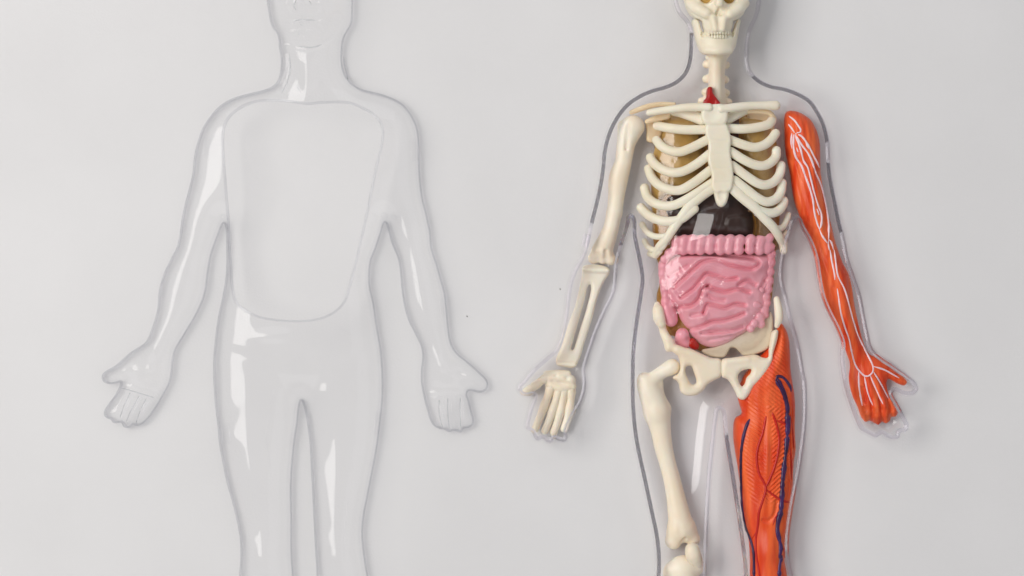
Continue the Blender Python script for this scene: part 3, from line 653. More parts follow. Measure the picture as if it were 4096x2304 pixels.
it += [('C', 900, 520, 62), ('C', 845, 600, 58), ('C', 2210, 440, 62)]
v, S = beads('c', it, M['pink2'], 8, 6, .8)
v.mesh('transverse_colon', M['pink2'], gut, 1)
it = [('C', 2225, 530, 66), ('C', 2215, 640, 70), ('C', 2205, 760, 66), ('C', 2195, 880, 66), ('C', 2180, 985, 62), ('C', 2150, 1085, 66), ('C', 2165, 1165, 60), ('C', 2130, 1250, 66), ('C', 2150, 1320, 50), ('C', 2080, 1360, 60), ('C', 2090, 1440, 56), ('D', 2010, 60, 60), ('D', 2000, 300, 60), ('D', 1950, 370, 52), ('D', 2060, 210, 52), ('C', 2100, 700, 40), ('C', 2090, 1000, 44), ('C', 2050, 1200, 46)]
v, S = beads('c', it, M['pink2'], 7)
v.mesh('descending_colon', M['pink2'], gut, 1)
it = [('C', 830, 690, 60), ('C', 825, 790, 64), ('C', 830, 890, 60), ('C', 845, 980, 60), ('C', 860, 1070, 58), ('C', 870, 1150, 76), ('C', 885, 1240, 92), ('C', 905, 1320, 106), ('C', 930, 1390, 84), ('C', 945, 1180, 40)]
v, S = beads('c', it, M['pink2'], 9, 0)
v.mesh('ascending_colon', M['pink2'], gut, 1)
it = [('D', 1075, 450, 86), ('D', 1075, 520, 100), ('D', 1130, 560, 70)]
v, S = beads('c', it, M['pink2'], 14, 4); v.mesh('bladder', M['pink2'], gut, 1)
it = [('D', 1200, 560, 66), ('D', 1245, 600, 54)]
v, S = beads('c', it, M['red'], 10, -6); v.mesh('rectum', M['artery'], gut, 1)

# ---------------------------------------------------------------- clear cover over organs
FOLD = [spline(T('C', l, 150), 8) for l in ([(1150, 800), (1280, 770), (1400, 690), (1560, 740)], [(1340, 960), (1390, 930), (1480, 880), (1560, 830)], [(1350, 1010), (1370, 960), (1330, 900)], [(1580, 930), (1640, 840)], [(930, 1000), (980, 1080), (1020, 1150)], [(910, 1140), (965, 1250)], [(1060, 1270), (1110, 1400), (1170, 1410)],
        [(1950, 1250), (2010, 1340), (1920, 1420)], [(2030, 1330), (1960, 1390), (2010, 1440)], [(1900, 1400), (1950, 1470), (1990, 1530)], [(2020, 30), (2070, 200), (2100, 370)], [(1320, 1100), (1330, 1190)], [(1340, 560), (1200, 700), (1000, 930)], [(1550, 610), (1800, 640), (2050, 720)])]
def cover_z(X, Y, d):
    q = T('C', [(1310, 180)], 150)[0]; quiet = 1 - .72 * np.exp(-((X - q[0]) / 55) ** 4 - ((Y - q[1]) / 100) ** 4)
    z = cz(X, Y) + 3 + quiet * 2.0 * (noise2(X, Y, 34, 31) - .5) + quiet * 1.2 * (noise2(X, Y, 15, 32) - .5)
    low = sst(0, 40, T('C', [(0, 560)], 150)[0][1] - Y)
    z += quiet * low * (5 * (np.abs(noise2(X, Y, 42, 33) - .5)) + 4 * np.abs(noise2(X + .5 * Y, Y, 22, 34) - .5))
    for p in FOLD: z = z + 6.0 * np.maximum(0, 1 - line_d(p, X, Y, 20) / 10)
    q = T('C', [(1330, 150)], 150)[0]
    m = np.exp(-((Y - q[1] - 4) / 78) ** 4) * (.8 + .4 * noise2(X, Y, 40, 41))
    ap = q[0] + 38 + 16 * np.sin((Y - q[1]) / 46) + 26 * (noise2(X * 0 + 7, Y, 26, 42) - .5) - .12 * (q[1] - Y)
    z += m * 27 * np.maximum(0, 1 - np.where(X < ap, (ap - X) / 68, (X - ap) / 34))      # fold shaped here to mirror the window as a bright patch
    return z
cvo, cvz = relief('torso_cover', COV, cover_z, M['film'], None, g=3.6, thick=4, soft=6)
tag(cvo, 'clear crinkled plastic cover stretched over the organs under the ribs', 'plastic cover')

# ---------------------------------------------------------------- rib cage
cage = thing('rib_cage', 'ivory plastic rib cage with breastbone and collarbones over the lungs', 'rib cage', T('B', [(1520, 700)], 170)[0], z=45)
ZRB = 165
def rib(fr, pts, r=52, name='rib', lift=9.0, r0=None, end_drop=0.0, mat='bone'):
    P = T(fr, pts, ZRB); n = len(pts); f = sc_(fr); S = []
    for i, p in enumerate(P):
        s = i / (n - 1)
        rr = r * f * (1 if r0 is None else (r0 / r) * (1 - s) + s)
        S.append((p[0], p[1], float(cz(p[0], p[1])) + lift - end_drop * max(0, s - .7) / .3, rr))
    v = vol_for(S, 3.2, 10); v.tube(S, 0, step=9, fz=.78); return v.mesh(name, M[mat], cage, 1)
Lr = [[(1345, 375), (1100, 375), (900, 350), (755, 310)], [(1400, 500), (1150, 625), (1030, 662), (900, 640), (800, 580), (745, 505)], [(1420, 690), (1250, 820), (1080, 912), (950, 930), (800, 878), (700, 790), (668, 725)],
      [(1440, 890), (1200, 1070), (1030, 1158), (900, 1148), (760, 1080), (675, 970), (645, 870)], [(1460, 1060), (1150, 1260), (970, 1348), (850, 1360), (700, 1310), (620, 1220), (592, 1120)],
      [(1220, 1400), (1040, 1535), (900, 1560), (780, 1545), (660, 1490), (585, 1420), (548, 1375)]]
Rr = [[(1650, 358), (1850, 366), (2050, 342), (2190, 300), (2235, 255)], [(1660, 500), (1850, 570), (2000, 605), (2130, 570), (2230, 490), (2282, 420)], [(1690, 660), (1850, 760), (2000, 828), (2120, 840), (2230, 785), (2288, 710), (2292, 640)],
      [(1710, 840), (1900, 980), (2030, 1062), (2130, 1090), (2250, 1050), (2335, 950), (2360, 830)], [(1740, 1030), (1900, 1155), (2050, 1265), (2160, 1308), (2280, 1270), (2350, 1180), (2372, 1060)],
      [(2000, 1390), (2120, 1440), (2240, 1450), (2330, 1410), (2385, 1330), (2395, 1290)]]
for s_ in Lr + Rr: rib('B', s_, 60)
rib('C', [(960, 200), (920, 270), (800, 308), (700, 296), (610, 230), (562, 145)], 40)
rib('C', [(870, 350), (810, 450), (720, 480), (640, 440), (592, 360)], 38)
rib('C', [(780, 500), (720, 545), (660, 525)], 40)
rib('C', [(2190, 130), (2280, 195), (2370, 190), (2430, 110), (2460, 20)], 40)
rib('C', [(2310, 270), (2370, 300), (2430, 240)], 30)
rib('B', [(1480, 1110), (1300, 1240), (1150, 1380), (1060, 1500), (960, 1640), (860, 1790), (780, 1880), (730, 1990)], 50, 'costal_arch', r0=70)
rib('B', [(1690, 1110), (1850, 1260), (2020, 1400), (2140, 1530), (2250, 1640), (2330, 1750), (2390, 1850), (2400, 1930)], 52, 'costal_arch', r0=70)
rib('B', [(1330, 240), (1180, 190), (1040, 150), (940, 140)], 44, r0=80)
rib('B', [(1650, 240), (1780, 180), (1900, 130)], 44, r0=70)
ST = [T('B', p, 175) for p in ([(1335, 70), (1450, 50), (1590, 50), (1645, 120), (1645, 250), (1610, 312), (1360, 312), (1315, 250), (1312, 120)],
      [(1385, 300), (1620, 300), (1665, 380), (1690, 480), (1685, 700), (1715, 850), (1720, 1050), (1690, 1160), (1600, 1200), (1500, 1200), (1445, 1130), (1440, 950), (1395, 780), (1400, 560), (1360, 400)], [(1480, 1170), (1660, 1170), (1655, 1270), (1620, 1350), (1570, 1378), (1520, 1350), (1490, 1270)])]
A_ = np.concatenate(ST); v = Vol((A_[:, 0].min() - 25, A_[:, 1].min() - 25, 100), (A_[:, 0].max() + 25, A_[:, 1].max() + 25, 215), 3.2)
v.slab(ST[0], 128, 174, rnd=12, k=5, step=8); v.slab(ST[1], 128, 170, rnd=10, k=5, step=8); v.slab(ST[2], 122, 164, rnd=14, k=4, step=8)
for y in (330, 520, 700, 880, 1060):
    q = T('B', [(1420, y), (1660, y)], 175); v.tube([(q[0][0], q[0][1], 175, 5), (q[1][0], q[1][1], 175, 5)], 5, 's')
q = T('B', [(1470, 170)], 175)[0]; v.ball((q[0], q[1], 180), (28, 30, 10), 6, 's')
q = T('B', [(1565, 1240)], 175)[0]; v.ball((q[0], q[1], 168), (16, 20, 8), 6, 's')
v.mesh('breastbone', M['bone'], cage, 2)
def simple(name, fr, strokes, zref, mat, parent=None, h=3.2, k=8, sm=2, fz=1.0, label=None):
    S = [st(fr, s_, zref, z_) for s_, z_ in strokes]
    v = vol_for(sum(S, []), h, 18)
    for s_ in S: v.tube(s_, k, fz=fz)
    return v.mesh(name, mat, parent, sm, label)
simple('collarbone', 'B', [([(1400, 100, 55), (1150, 95, 52), (900, 120, 48), (640, 155, 42)], [166, 154, 140, 124])], 150, M['bone'], cage)
simple('collarbone', 'B', [([(1560, 120, 55), (1750, 95, 56), (1900, 75, 52), (2080, 68, 52), (2270, 66, 62)], [166, 158, 148, 138, 128])], 148, M['bone'], cage)

# shoulder blades
def poly_piece(name, fr, polys, zref, z0, z1, mat, rnd=8, holes=(), extra=(), h=3.2, k=6, parent=None, sm=2, tilt=None, cuts=(), step=8):
    PP = [T(fr, p, zref) for p in polys]; A = np.concatenate(PP)
    lo = [A[:, 0].min() - 30, A[:, 1].min() - 30, z0 - 25]; hi = [A[:, 0].max() + 30, A[:, 1].max() + 30, z1 + 30]
    ES = [st(fr2, s_, zref, z_) for fr2, s_, z_ in extra]
    for e in ES:
        for x, y, z, r in e:
            lo = [min(lo[0], x - r - 20), min(lo[1], y - r - 20), min(lo[2], z - r - 15)]; hi = [max(hi[0], x + r + 20), max(hi[1], y + r + 20), max(hi[2], z + r + 15)]
    if tilt is not None: lo[2] -= 60; hi[2] += 60
    v = Vol(lo, hi, h)
    HH = [T(fr, q, zref) for q in holes]
    for p in PP: v.slab(p, z0, z1, rnd=rnd, k=k, holes=HH, step=step, tilt=tilt)
    for e in ES: v.tube(e, k + 3)
    for fr2, s_, z_ in cuts: v.tube(st(fr2, s_, zref, z_), 6, 's')
    return v.mesh(name, mat, parent, sm)
o = poly_piece('shoulder_blade', 'B', [[(600, 290), (720, 270), (800, 330), (780, 480), (700, 545), (610, 530), (600, 400)]], 60, 26, 62, M['tan'], rnd=10,
               extra=[('B', [(400, 165, 30), (560, 105, 36), (720, 66, 34), (950, 58, 26)], [84, 86, 84, 80]), ('B', [(600, 285, 30), (700, 250, 40), (860, 215, 44)], [84, 90, 92]), ('B', [(760, 300, 30), (800, 150, 30)], [70, 74])])
tag(o, 'tan shoulder blade poking out between the bare upper arm bone and the ribs', 'shoulder blade')
o = poly_piece('shoulder_blade', 'B', [[(1890, 150), (2180, 150), (2230, 200), (2240, 420), (2190, 480), (2100, 430), (1960, 300)]], 60, 26, 62, M['tan'], rnd=10,
               extra=[('B', [(1890, 165, 26), (2050, 155, 34), (2170, 175, 34), (2235, 250, 30)], [96, 104, 100, 92])])
tag(o, 'pale shoulder blade behind the upper ribs on the muscled side', 'shoulder blade')

# neck spine
NS = [([(1010, 690, 120), (990, 900, 105), (985, 1100, 105), (1000, 1420, 110)], [95, 92, 90, 88])]
for y, l, r_ in ((810, 860, 1120), (1000, 860, 1110), (1170, 850, 1120), (1290, 800, 1150)):
    NS += [([(990, y - 10, 70), (l, y + 10, 52)], [80, 66]), ([(1000, y - 10, 70), (r_, y + 20, 48)], [80, 62])]
NS += [([(960, 720, 60), (880, 740, 40)], [95, 95]), ([(1010, 720, 60), (1120, 700, 40)], [95, 95]), ([(975, 780, 78), (972, 1080, 80), (975, 1300, 80)], [116, 114, 112])]
tag(simple('neck_spine', 'A', NS, 90, M['bone_warm'], k=10), 'cream stack of neck vertebrae between the jaw and the red artery stump', 'spine')

# ---------------------------------------------------------------- skull
skull = thing('skull', 'ivory plastic skull with hollow eye sockets cut off by the top edge', 'skull', T('A', [(1000, 200)], 150)[0], z=14)
def skp(x, y): return T('A', [(x, y)], 190)[0]
s = .31056
xc = skp(1000, 0)[0]
curve = lambda X, Y: -68 * ((X - xc) / 115) ** 2
def spoly(l): return np.array([skp(*p) for p in l])
v = Vol((*T('A', [(480, 640)], 190)[0], 8), (*T('A', [(1520, -850)], 190)[0], 310), 4.0)
q = skp(995, -300); v.ball((q[0], q[1], 130), (455 * s, 560 * s, 122), 12)
v.slab(spoly([(600, -320), (592, -60), (612, 60), (660, 160), (730, 225), (850, 270), (1000, 300), (1150, 270), (1270, 235), (1350, 160), (1388, 40), (1400, -60), (1400, -320), (1000, -420)]), 130, 228, rnd=26, k=14, tilt=curve)
v.slab(spoly([(830, 200), (1000, 180), (1170, 200), (1195, 320), (1165, 400), (1130, 445), (1000, 458), (880, 445), (840, 400), (812, 320)]), 150, 232, rnd=22, k=12, tilt=curve)
for sg in (-1, 1):
    v.tube([(*skp(1000 + sg * 150, 190), 226, 20), (*skp(1000 + sg * 260, 120), 210, 24), (*skp(1000 + sg * 340, 40), 186, 22)], 14)
v.tube([(*skp(1010, -70), 238, 20), (*skp(1008, 70), 246, 17)], 14)
v.tube([(*skp(930, 250), 232, 12), (*skp(960, 390), 236, 12)], 14); v.tube([(*skp(1075, 250), 232, 12), (*skp(1050, 390), 236, 12)], 14)
v.tube([(*skp(740, -125), 205, 24), (*skp(1010, -140), 236, 28), (*skp(1260, -125), 205, 24)], 14)
for x, y in ((845, -42), (1146, -40)):
    q = skp(x, y); v.ball((q[0], q[1], 250), (98 * s, 108 * s, 88), 7, 's')
v.slab(spoly([(840, 380), (1000, 400), (1165, 380), (1190, 450), (1150, 540), (1000, 560), (860, 540), (820, 450)]), 120, 206, rnd=12, k=4, tilt=curve)
v.slab(spoly([(1005, 112), (1030, 150), (1048, 205), (1028, 222), (1004, 196), (982, 222), (958, 200), (978, 150)]), 216, 300, rnd=3, k=5, op='s', step=5)
v.mesh('cranium', M['bone'], skull, 2)
for x, y in ((845, -42), (1146, -40)):
    q = skp(x, y); v = Vol((q[0] - 45, q[1] - 45, 140), (q[0] + 45, q[1] + 45, 200), 3.4); v.ball((q[0], q[1], 184), (92 * s, 102 * s, 16), 0); v.mesh('eye_socket', M['lung'], skull, 1)
v = Vol((*T('A', [(560, 780)], 190)[0], 40), (*T('A', [(1440, 150)], 190)[0], 260), 3.6)
v.slab(spoly([(690, 235), (745, 240), (775, 300), (800, 390), (845, 440), (900, 460), (1000, 466), (1110, 460), (1165, 440), (1205, 390), (1235, 300), (1265, 240), (1312, 235), (1290, 360), (1262, 500), (1232, 610), (1180, 680), (1100, 694), (1000, 700), (900, 694), (820, 680), (770, 610), (738, 500), (706, 360)]), 130, 222, rnd=20, k=4, tilt=lambda X, Y: -72 * ((X - xc) / 100) ** 2)
v.tube([(*skp(860, 655), 196, 14), (*skp(1005, 668), 216, 14), (*skp(1150, 655), 196, 14)], 14)
for sg in (-1, 1):
    q = skp(1000 + sg * 196, 440); v.ball((q[0], q[1], 205), (9, 14, 30), 5, 's')
v.mesh('lower_jaw', M['bone'], skull, 2)
def tooth(x, y, up, z):
    q = skp(x, y); v = Vol((q[0] - 16, q[1] - 18, z - 22), (q[0] + 16, q[1] + 18, z + 16), 2.0)
    v.ball((q[0], q[1], z), (6.4, 11.5, 8), 0); v.mesh('tooth', M['bone'], skull, 1)
for i in range(8):
    x = 888 + i * 34; a = (x - 1005) / 130
    tooth(x, 425, 1, 230 - 22 * a * a); 
    tooth(x + 4, 478, 0, 221 - 22 * a * a)

# ---------------------------------------------------------------- arm bones (bare side)
HUM = [('B', [(420, 350, 150), (350, 520, 122), (310, 700, 104)], [66, 58, 52]), ('B', [(330, 600, 100), (300, 800, 108), (240, 1000, 126), (215, 1200, 108), (190, 1449, 98)], [54, 52, 50, 48, 46]), ('B', [(285, 330, 62), (285, 600, 56)], [58, 48]), ('H', [(735, -82, 50), (718, 10, 50), (690, 90, 58), (660, 160, 66)], [46, 46, 44, 42]), ('H', [(655, 165, 58), (605, 212, 38)], [42, 40]), ('H', [(660, 165, 58), (712, 222, 36)], [42, 42]), ('H', [(655, 180, 40), (660, 225, 26)], [44, 46])]
S = [st(fr, p, 50, z) for fr, p, z in HUM]
v = vol_for(sum(S, []), 3.6, 18)
for s_ in S: v.tube(s_, 10)
v.tube(st('B', [(352, 330, 22), (345, 480, 26), (335, 640, 16)], 50, [108, 98, 84]), 12, 's')
v.tube(st('H', [(680, 170, 12), (685, 215, 14)], 50, [78, 72]), 10, 's'); v.tube(st('H', [(628, 190, 8), (632, 225, 10)], 50, [78, 70]), 10, 's')
tag(v.mesh('upper_arm_bone', M['bone_warm'], None, 3), 'cream upper arm bone lying bare beside the rib cage', 'bone')
o = poly_piece('forearm_bones', 'H', [[(535, 268), (600, 254), (695, 274), (708, 300), (665, 375), (625, 480), (595, 600), (548, 750), (503, 885), (472, 920), (420, 914), (365, 900), (360, 868), (395, 780), (440, 640), (482, 520), (512, 400), (528, 320)]], 45, 24, 58, M['bone_warm'], rnd=15,
               holes=[[(579, 380), (587, 400), (560, 530), (520, 660), (489, 760), (471, 806), (459, 804), (470, 750), (506, 620), (545, 480), (564, 400)]], k=4,
               extra=[('H', [(545, 285, 16), (690, 295, 16)], [60, 60]), ('H', [(375, 890, 14), (480, 900, 14)], [58, 58])], cuts=[('H', [(625, 325, 12), (640, 318, 10)], [76, 76]), ('H', [(430, 845, 12), (455, 850, 10)], [74, 74])])
tag(o, 'cream pair of forearm bones joined in one piece with a long slot', 'bone')
hb = thing('hand_bones', 'cream skeleton hand with palm bones inside the clear hand', 'hand bones', T('H', [(390, 1120)], 40)[0], z=14)
S = [st('H', p, 40, z) for p, z in (([(320, 985, 34), (390, 980, 36), (455, 1000, 34)], 44), ([(330, 1030, 30), (400, 1050, 34), (465, 1040, 28)], 42), ([(300, 960, 22), (380, 952, 20), (440, 955, 18)], 44))]
v = vol_for(sum(S, []), 2.8, 15)
for s_ in S: v.tube(s_, 10)
v.slab(T('H', [(300, 1000), (470, 1000), (470, 1110), (440, 1150), (390, 1150), (345, 1140), (305, 1090)], 40), 20, 40, rnd=6, k=8)
for x, y in ((345, 1005), (395, 1015), (430, 985), (360, 965)): q = T('H', [(x, y)], 40)[0]; v.ball((q[0], q[1], 68), (10, 9, 8), 5, 's')
v.mesh('carpals', M['bone_warm'], hb, 2)
for pts in ([(300, 985), (262, 1005), (235, 1028), (200, 1050), (165, 1072)], [(325, 1055), (305, 1110), (285, 1165), (262, 1225), (228, 1312)], [(375, 1080), (360, 1130), (342, 1185), (322, 1245), (290, 1325)], [(412, 1080), (402, 1140), (388, 1200), (372, 1262), (345, 1338)], [(458, 1075), (455, 1130), (445, 1190), (435, 1240), (413, 1312)]):
    rr = [32, 25, 29, 25, 24]
    S = st('H', [(p[0], p[1], r_) for p, r_ in zip(pts, rr)], 40, [42, 42, 42, 38, 34]); v = vol_for(S, 2.6, 12); v.tube(S, 0, step=8); v.mesh('finger', M['bone_warm'], hb, 1)

# ---------------------------------------------------------------- pelvis
pel = thing('pelvis', 'ivory pelvis below the intestines with two oval openings', 'pelvis', T('D', [(1560, 800)], 80)[0], z=20)
v_ = lambda *a, **k: poly_piece(*a, parent=pel, **k)
v_('hip_bone', 'D', [[(850, 520), (930, 540), (1040, 620), (1160, 628), (1300, 690), (1430, 745), (1555, 768), (1556, 985), (1480, 1030), (1385, 1090), (1330, 1165), (1240, 1225), (1120, 1232), (1045, 1190), (1015, 1080), (985, 1035), (940, 1015), (950, 985), (1005, 955), (1035, 880), (1015, 740), (960, 670), (850, 660)]], 100, 62, 116, M['bone_warm'], rnd=20,
   holes=[[(1110, 862), (1175, 850), (1212, 930), (1245, 1055), (1222, 1090), (1172, 1080), (1132, 1010), (1100, 920)]],
   extra=[('D', [(750, 130, 66), (760, 220, 78), (790, 300, 62)], [86, 92, 92]), ('D', [(800, 330, 46), (830, 430, 52), (900, 560, 70)], [82, 80, 86]), ('D', [(1000, 640, 60), (1250, 730, 50), (1480, 850, 50)], [102, 102, 98]), ('D', [(740, 60, 40), (750, 130, 60)], [76, 84])], cuts=[('D', [(1280, 830, 18), (1400, 845, 20)], [128, 128])])
v_('hip_bone', 'D', [[(1572, 772), (1700, 748), (1900, 715), (2010, 705), (2090, 740), (2165, 742), (2178, 620), (2225, 400), (2290, 385), (2290, 480), (2230, 700), (2220, 785), (2130, 950), (2035, 1060), (1975, 1120), (1920, 1220), (1855, 1285), (1790, 1270), (1740, 1180), (1690, 1085), (1640, 1020), (1572, 990)]], 100, 66, 118, M['bone_warm'], rnd=20,
   holes=[[(1790, 945), (1860, 900), (1950, 893), (1942, 945), (1890, 1005), (1872, 1070), (1832, 1116), (1792, 1060), (1778, 1000)]],
   extra=[('D', [(2275, -10, 40), (2295, 120, 54), (2300, 240, 52), (2280, 330, 34)], [100, 108, 106, 98]), ('D', [(1640, 800, 46), (1900, 770, 44)], [106, 108])])
v_('sacrum', 'D', [[(1310, 650), (1500, 600), (1750, 480), (2000, 300), (2200, 150), (2235, 380), (2180, 610), (2010, 700), (1860, 720), (1740, 620), (1690, 615), (1610, 735), (1400, 720)]], 70, 44, 70, M['sacrum'], rnd=10)

# ---------------------------------------------------------------- leg bones
FEM = [('D', [(925, 860, 104), (780, 940, 84), (640, 1060, 110)], [72, 66, 62]), ('D', [(570, 1030, 98), (625, 1150, 140), (690, 1300, 162), (735, 1449, 168)], [64, 64, 60, 58]), ('D', [(760, 1080, 60), (760, 1250, 70), (840, 1390, 80)], [56, 54, 48]), ('E', [(508, 0, 118), (538, 150, 92), (562, 300, 82), (600, 450, 74), (640, 600, 76), (672, 750, 84), (700, 900, 98), (722, 1030, 118)], [56, 54, 52, 52, 52, 52, 52, 54]), ('E', [(690, 1040, 98), (652, 1140, 74)], [52, 50]), ('E', [(760, 1030, 98), (822, 1120, 66)], [52, 50])]
S = [st(fr, p, 60, z) for fr, p, z in FEM]
v = vol_for(sum(S, []), 4.0, 20)
for s_ in S: v.tube(s_, 12)
v.tube(st('E', [(745, 1110, 18), (725, 1190, 30)], 60, [86, 80]), 8, 's')
v.tube(st('D', [(560, 1230, 30), (640, 1330, 26)], 60, [128, 124]), 24, 's'); v.tube(st('E', [(690, 980, 20), (700, 1060, 20)], 60, [118, 116]), 16, 's')
tag(v.mesh('thigh_bone', M['bone_warm'], None, 3), 'cream thigh bone with a ball head under the pelvis', 'bone')
o = simple('kneecap', 'E', [([(815, 1210, 62), (825, 1260, 70), (870, 1330, 46)], [96, 94, 80])], 80, M['bone_warm'], k=8)
tag(o, 'small cream kneecap at the lower end of the thigh bone', 'bone')
o = simple('shin_bone', 'E', [([(640, 1390, 70), (740, 1350, 80), (850, 1370, 72)], [54, 60, 56]), ([(740, 1400, 130), (745, 1560, 120), (750, 1740, 90)], [48, 48, 46]), ([(620, 1430, 60), (640, 1700, 46)], [42, 40])], 55, M['bone_warm'], k=14, h=4)
tag(o, 'cream shin bone top below the kneecap cut off by the bottom edge', 'bone')

# ---------------------------------------------------------------- arm muscle
AM = np.concatenate([T('F', [(350, 130), (372, 102), (440, 100), (520, 130), (600, 190), (650, 280), (680, 380), (688, 480), (690, 580), (694, 700), (712, 820), (735, 950), (762, 1080), (800, 1220), (830, 1350)], 80),
    T('G', [(465, 0), (500, 90), (545, 180), (570, 290), (590, 420), (620, 550), (650, 660), (692, 752), (780, 792), (880, 880), (950, 930), (972, 962), (950, 985), (900, 970), (835, 938), (822, 962), (850, 1080), (890, 1140), (905, 1180), (890, 1210), (858, 1216), (845, 1244), (818, 1261), (790, 1250), (763, 1272), (730, 1256), (700, 1242), (668, 1250), (640, 1220), (610, 1140), (570, 1050), (547, 930), (555, 830), (530, 750), (490, 640), (430, 500), (377, 400), (350, 290), (320, 180), (297, 60)], 80),
    T('F', [(602, 1350), (540, 1230), (480, 1090), (450, 1010), (420, 870), (400, 720), (370, 580), (350, 450), (344, 300)], 80)])
def pls(fr, z, *ls): return [spline(T(fr, l, z), 9) for l in ls]
DEL = pls('F', 90, [(350, 480), (420, 580), (520, 600), (620, 640), (690, 690)])
BIC = pls('F', 90, [(470, 640), (540, 850), (590, 1080), (640, 1240)], [(640, 700), (690, 900), (720, 1080), (740, 1250)])
FOR = pls('G', 90, [(390, 60), (440, 240), (470, 420), (520, 600), (560, 720)], [(540, 200), (550, 380), (590, 540), (640, 680)], [(420, 280), (460, 460), (510, 620)])
TEN = pls('G', 70, [(700, 1080), (708, 1160), (705, 1240)], [(760, 1080), (775, 1160), (790, 1248)], [(640, 1000), (660, 1100)], [(825, 1080), (845, 1150), (850, 1215)], [(645, 920), (680, 1040), (705, 1150)], [(690, 920), (740, 1030), (775, 1150)], [(735, 900), (800, 1020), (845, 1160)])
def arm_z(X, Y, d):
    z = 40 + 66 * dome(d / 78)
    t = np.arctan2(0, 1)
    # fibres run along the arm
    q0, q1 = T('F', [(450, 150)], 80)[0], T('G', [(740, 1200)], 80)[0]
    ax = (q1 - q0) / np.linalg.norm(q1 - q0); u = (X - q0[0]) * ax[0] + (Y - q0[1]) * ax[1]; w = (X - q0[0]) * -ax[1] + (Y - q0[1]) * ax[0]
    L = np.linalg.norm(q1 - q0)
    z *= 1 - .32 * sst(.55, .82, u / L)
    fib = noise2(u / 9, w + 5 * noise2(u, w, 70, 5) + 22 * np.sin(u / 200), 12.0, 6) - .5
    z += 9 * fib * sst(4, 22, d) * (1 - .8 * sst(.72, .82, u / L))
    for p in DEL: z -= 9 * gauss(line_d(p, X, Y, 40), 10)
    for p in BIC: z -= 6 * gauss(line_d(p, X, Y, 40), 11)
    for p in FOR: z -= 6 * gauss(line_d(p, X, Y, 40), 9)
    for p in TEN: z -= 8 * gauss(line_d(p, X, Y, 30), 7)
    for cx, cy in ((665, 1190), (735, 1215), (805, 1200), (870, 1165), (650, 1130), (725, 1140), (790, 1130), (845, 1090)):
        q = T('G', [(cx, cy)], 70)[0]; z += 7 * gauss(np.hypot(X - q[0], Y - q[1]), 16)
    q = T('G', [(640, 830)], 80)[0]; z -= 9 * np.exp(-((X - q[0]) / 30) ** 2 - ((Y - q[1]) / 40) ** 2)
    return z
arm = thing('arm_muscle', 'orange red flayed arm muscle with white nerves inside the clear arm', 'muscle model', T('F', [(600, 900)], 80)[0], z=18)
amo, amz = relief('muscle', AM, arm_z, M['muscle'], arm, g=2.8, zbot=30, soft=8)
def strands(name, fr, zref, lists, rad, field, mat, parent, lift=.5, taper=True, flat=.8, wob=0):
    for l in lists:
        P = spline(T(fr, l, zref), 7); z = field(P[:, 0], P[:, 1]) + lift
        z = np.convolve(np.pad(z, 2, mode='edge'), np.ones(5) / 5, 'valid')
        n = len(P); rr = np.full(n, rad * sc_(fr))
        if wob: rr = rr * (1 + wob * (noise2(P[:, 0], P[:, 1], 14, 9) - .5) * 2)
        if taper: k = np.minimum(np.arange(n), np.arange(n)[::-1]); rr = rr * np.clip(.45 + k * .2, 0, 1)
        sweep(name, np.column_stack([P, z]), rr, mat, parent, 8, flat)
NF = [[(385, 150), (430, 190), (470, 250), (493, 290), (485, 310), (455, 315)], [(380, 230), (410, 270), (437, 315)], [(440, 320), (500, 350), (560, 430), (610, 520), (650, 590), (684, 650)],
      [(440, 330), (500, 430), (560, 510), (610, 610), (640, 700), (690, 800), (730, 930), (755, 1060), (770, 1200), (765, 1350)], [(430, 330), (425, 440), (445, 540), (500, 630), (540, 740), (580, 850), (610, 960), (625, 1080), (650, 1180), (675, 1250)],
      [(440, 340), (490, 470), (520, 580), (560, 650), (590, 760), (620, 880), (660, 1010), (695, 1110), (690, 1210), (675, 1250)], [(675, 1250), (700, 1310), (750, 1382)], [(650, 1050), (672, 1110)], [(765, 1345), (790, 1370), (815, 1449)], [(765, 1350), (760, 1400), (770, 1449)], [(410, 320), (405, 400), (412, 465)], [(540, 410), (570, 470)], [(600, 490), (630, 560)], [(455, 460), (468, 500)]]
strands('nerve', 'F', 110, NF, 9.6, amz, M['nerve'], arm, wob=.25)
NG = [[(397, 0), (410, 80), (430, 180), (432, 215)], [(430, 0), (440, 100), (455, 190), (500, 280), (540, 400), (575, 520), (610, 620), (660, 720), (715, 840), (715, 880), (690, 910), (660, 915), (620, 880), (590, 830), (565, 740), (545, 650), (510, 550), (480, 450), (460, 340), (450, 280)],
      [(720, 845), (800, 870), (910, 930)], [(614, 885), (615, 980), (640, 1130)], [(655, 918), (680, 1040), (718, 1130)], [(695, 908), (740, 1010), (790, 1120)], [(720, 885), (780, 980), (835, 1080)]]
strands('nerve', 'G', 90, NG, 6.2, amz, M['nerve'], arm, wob=.2)

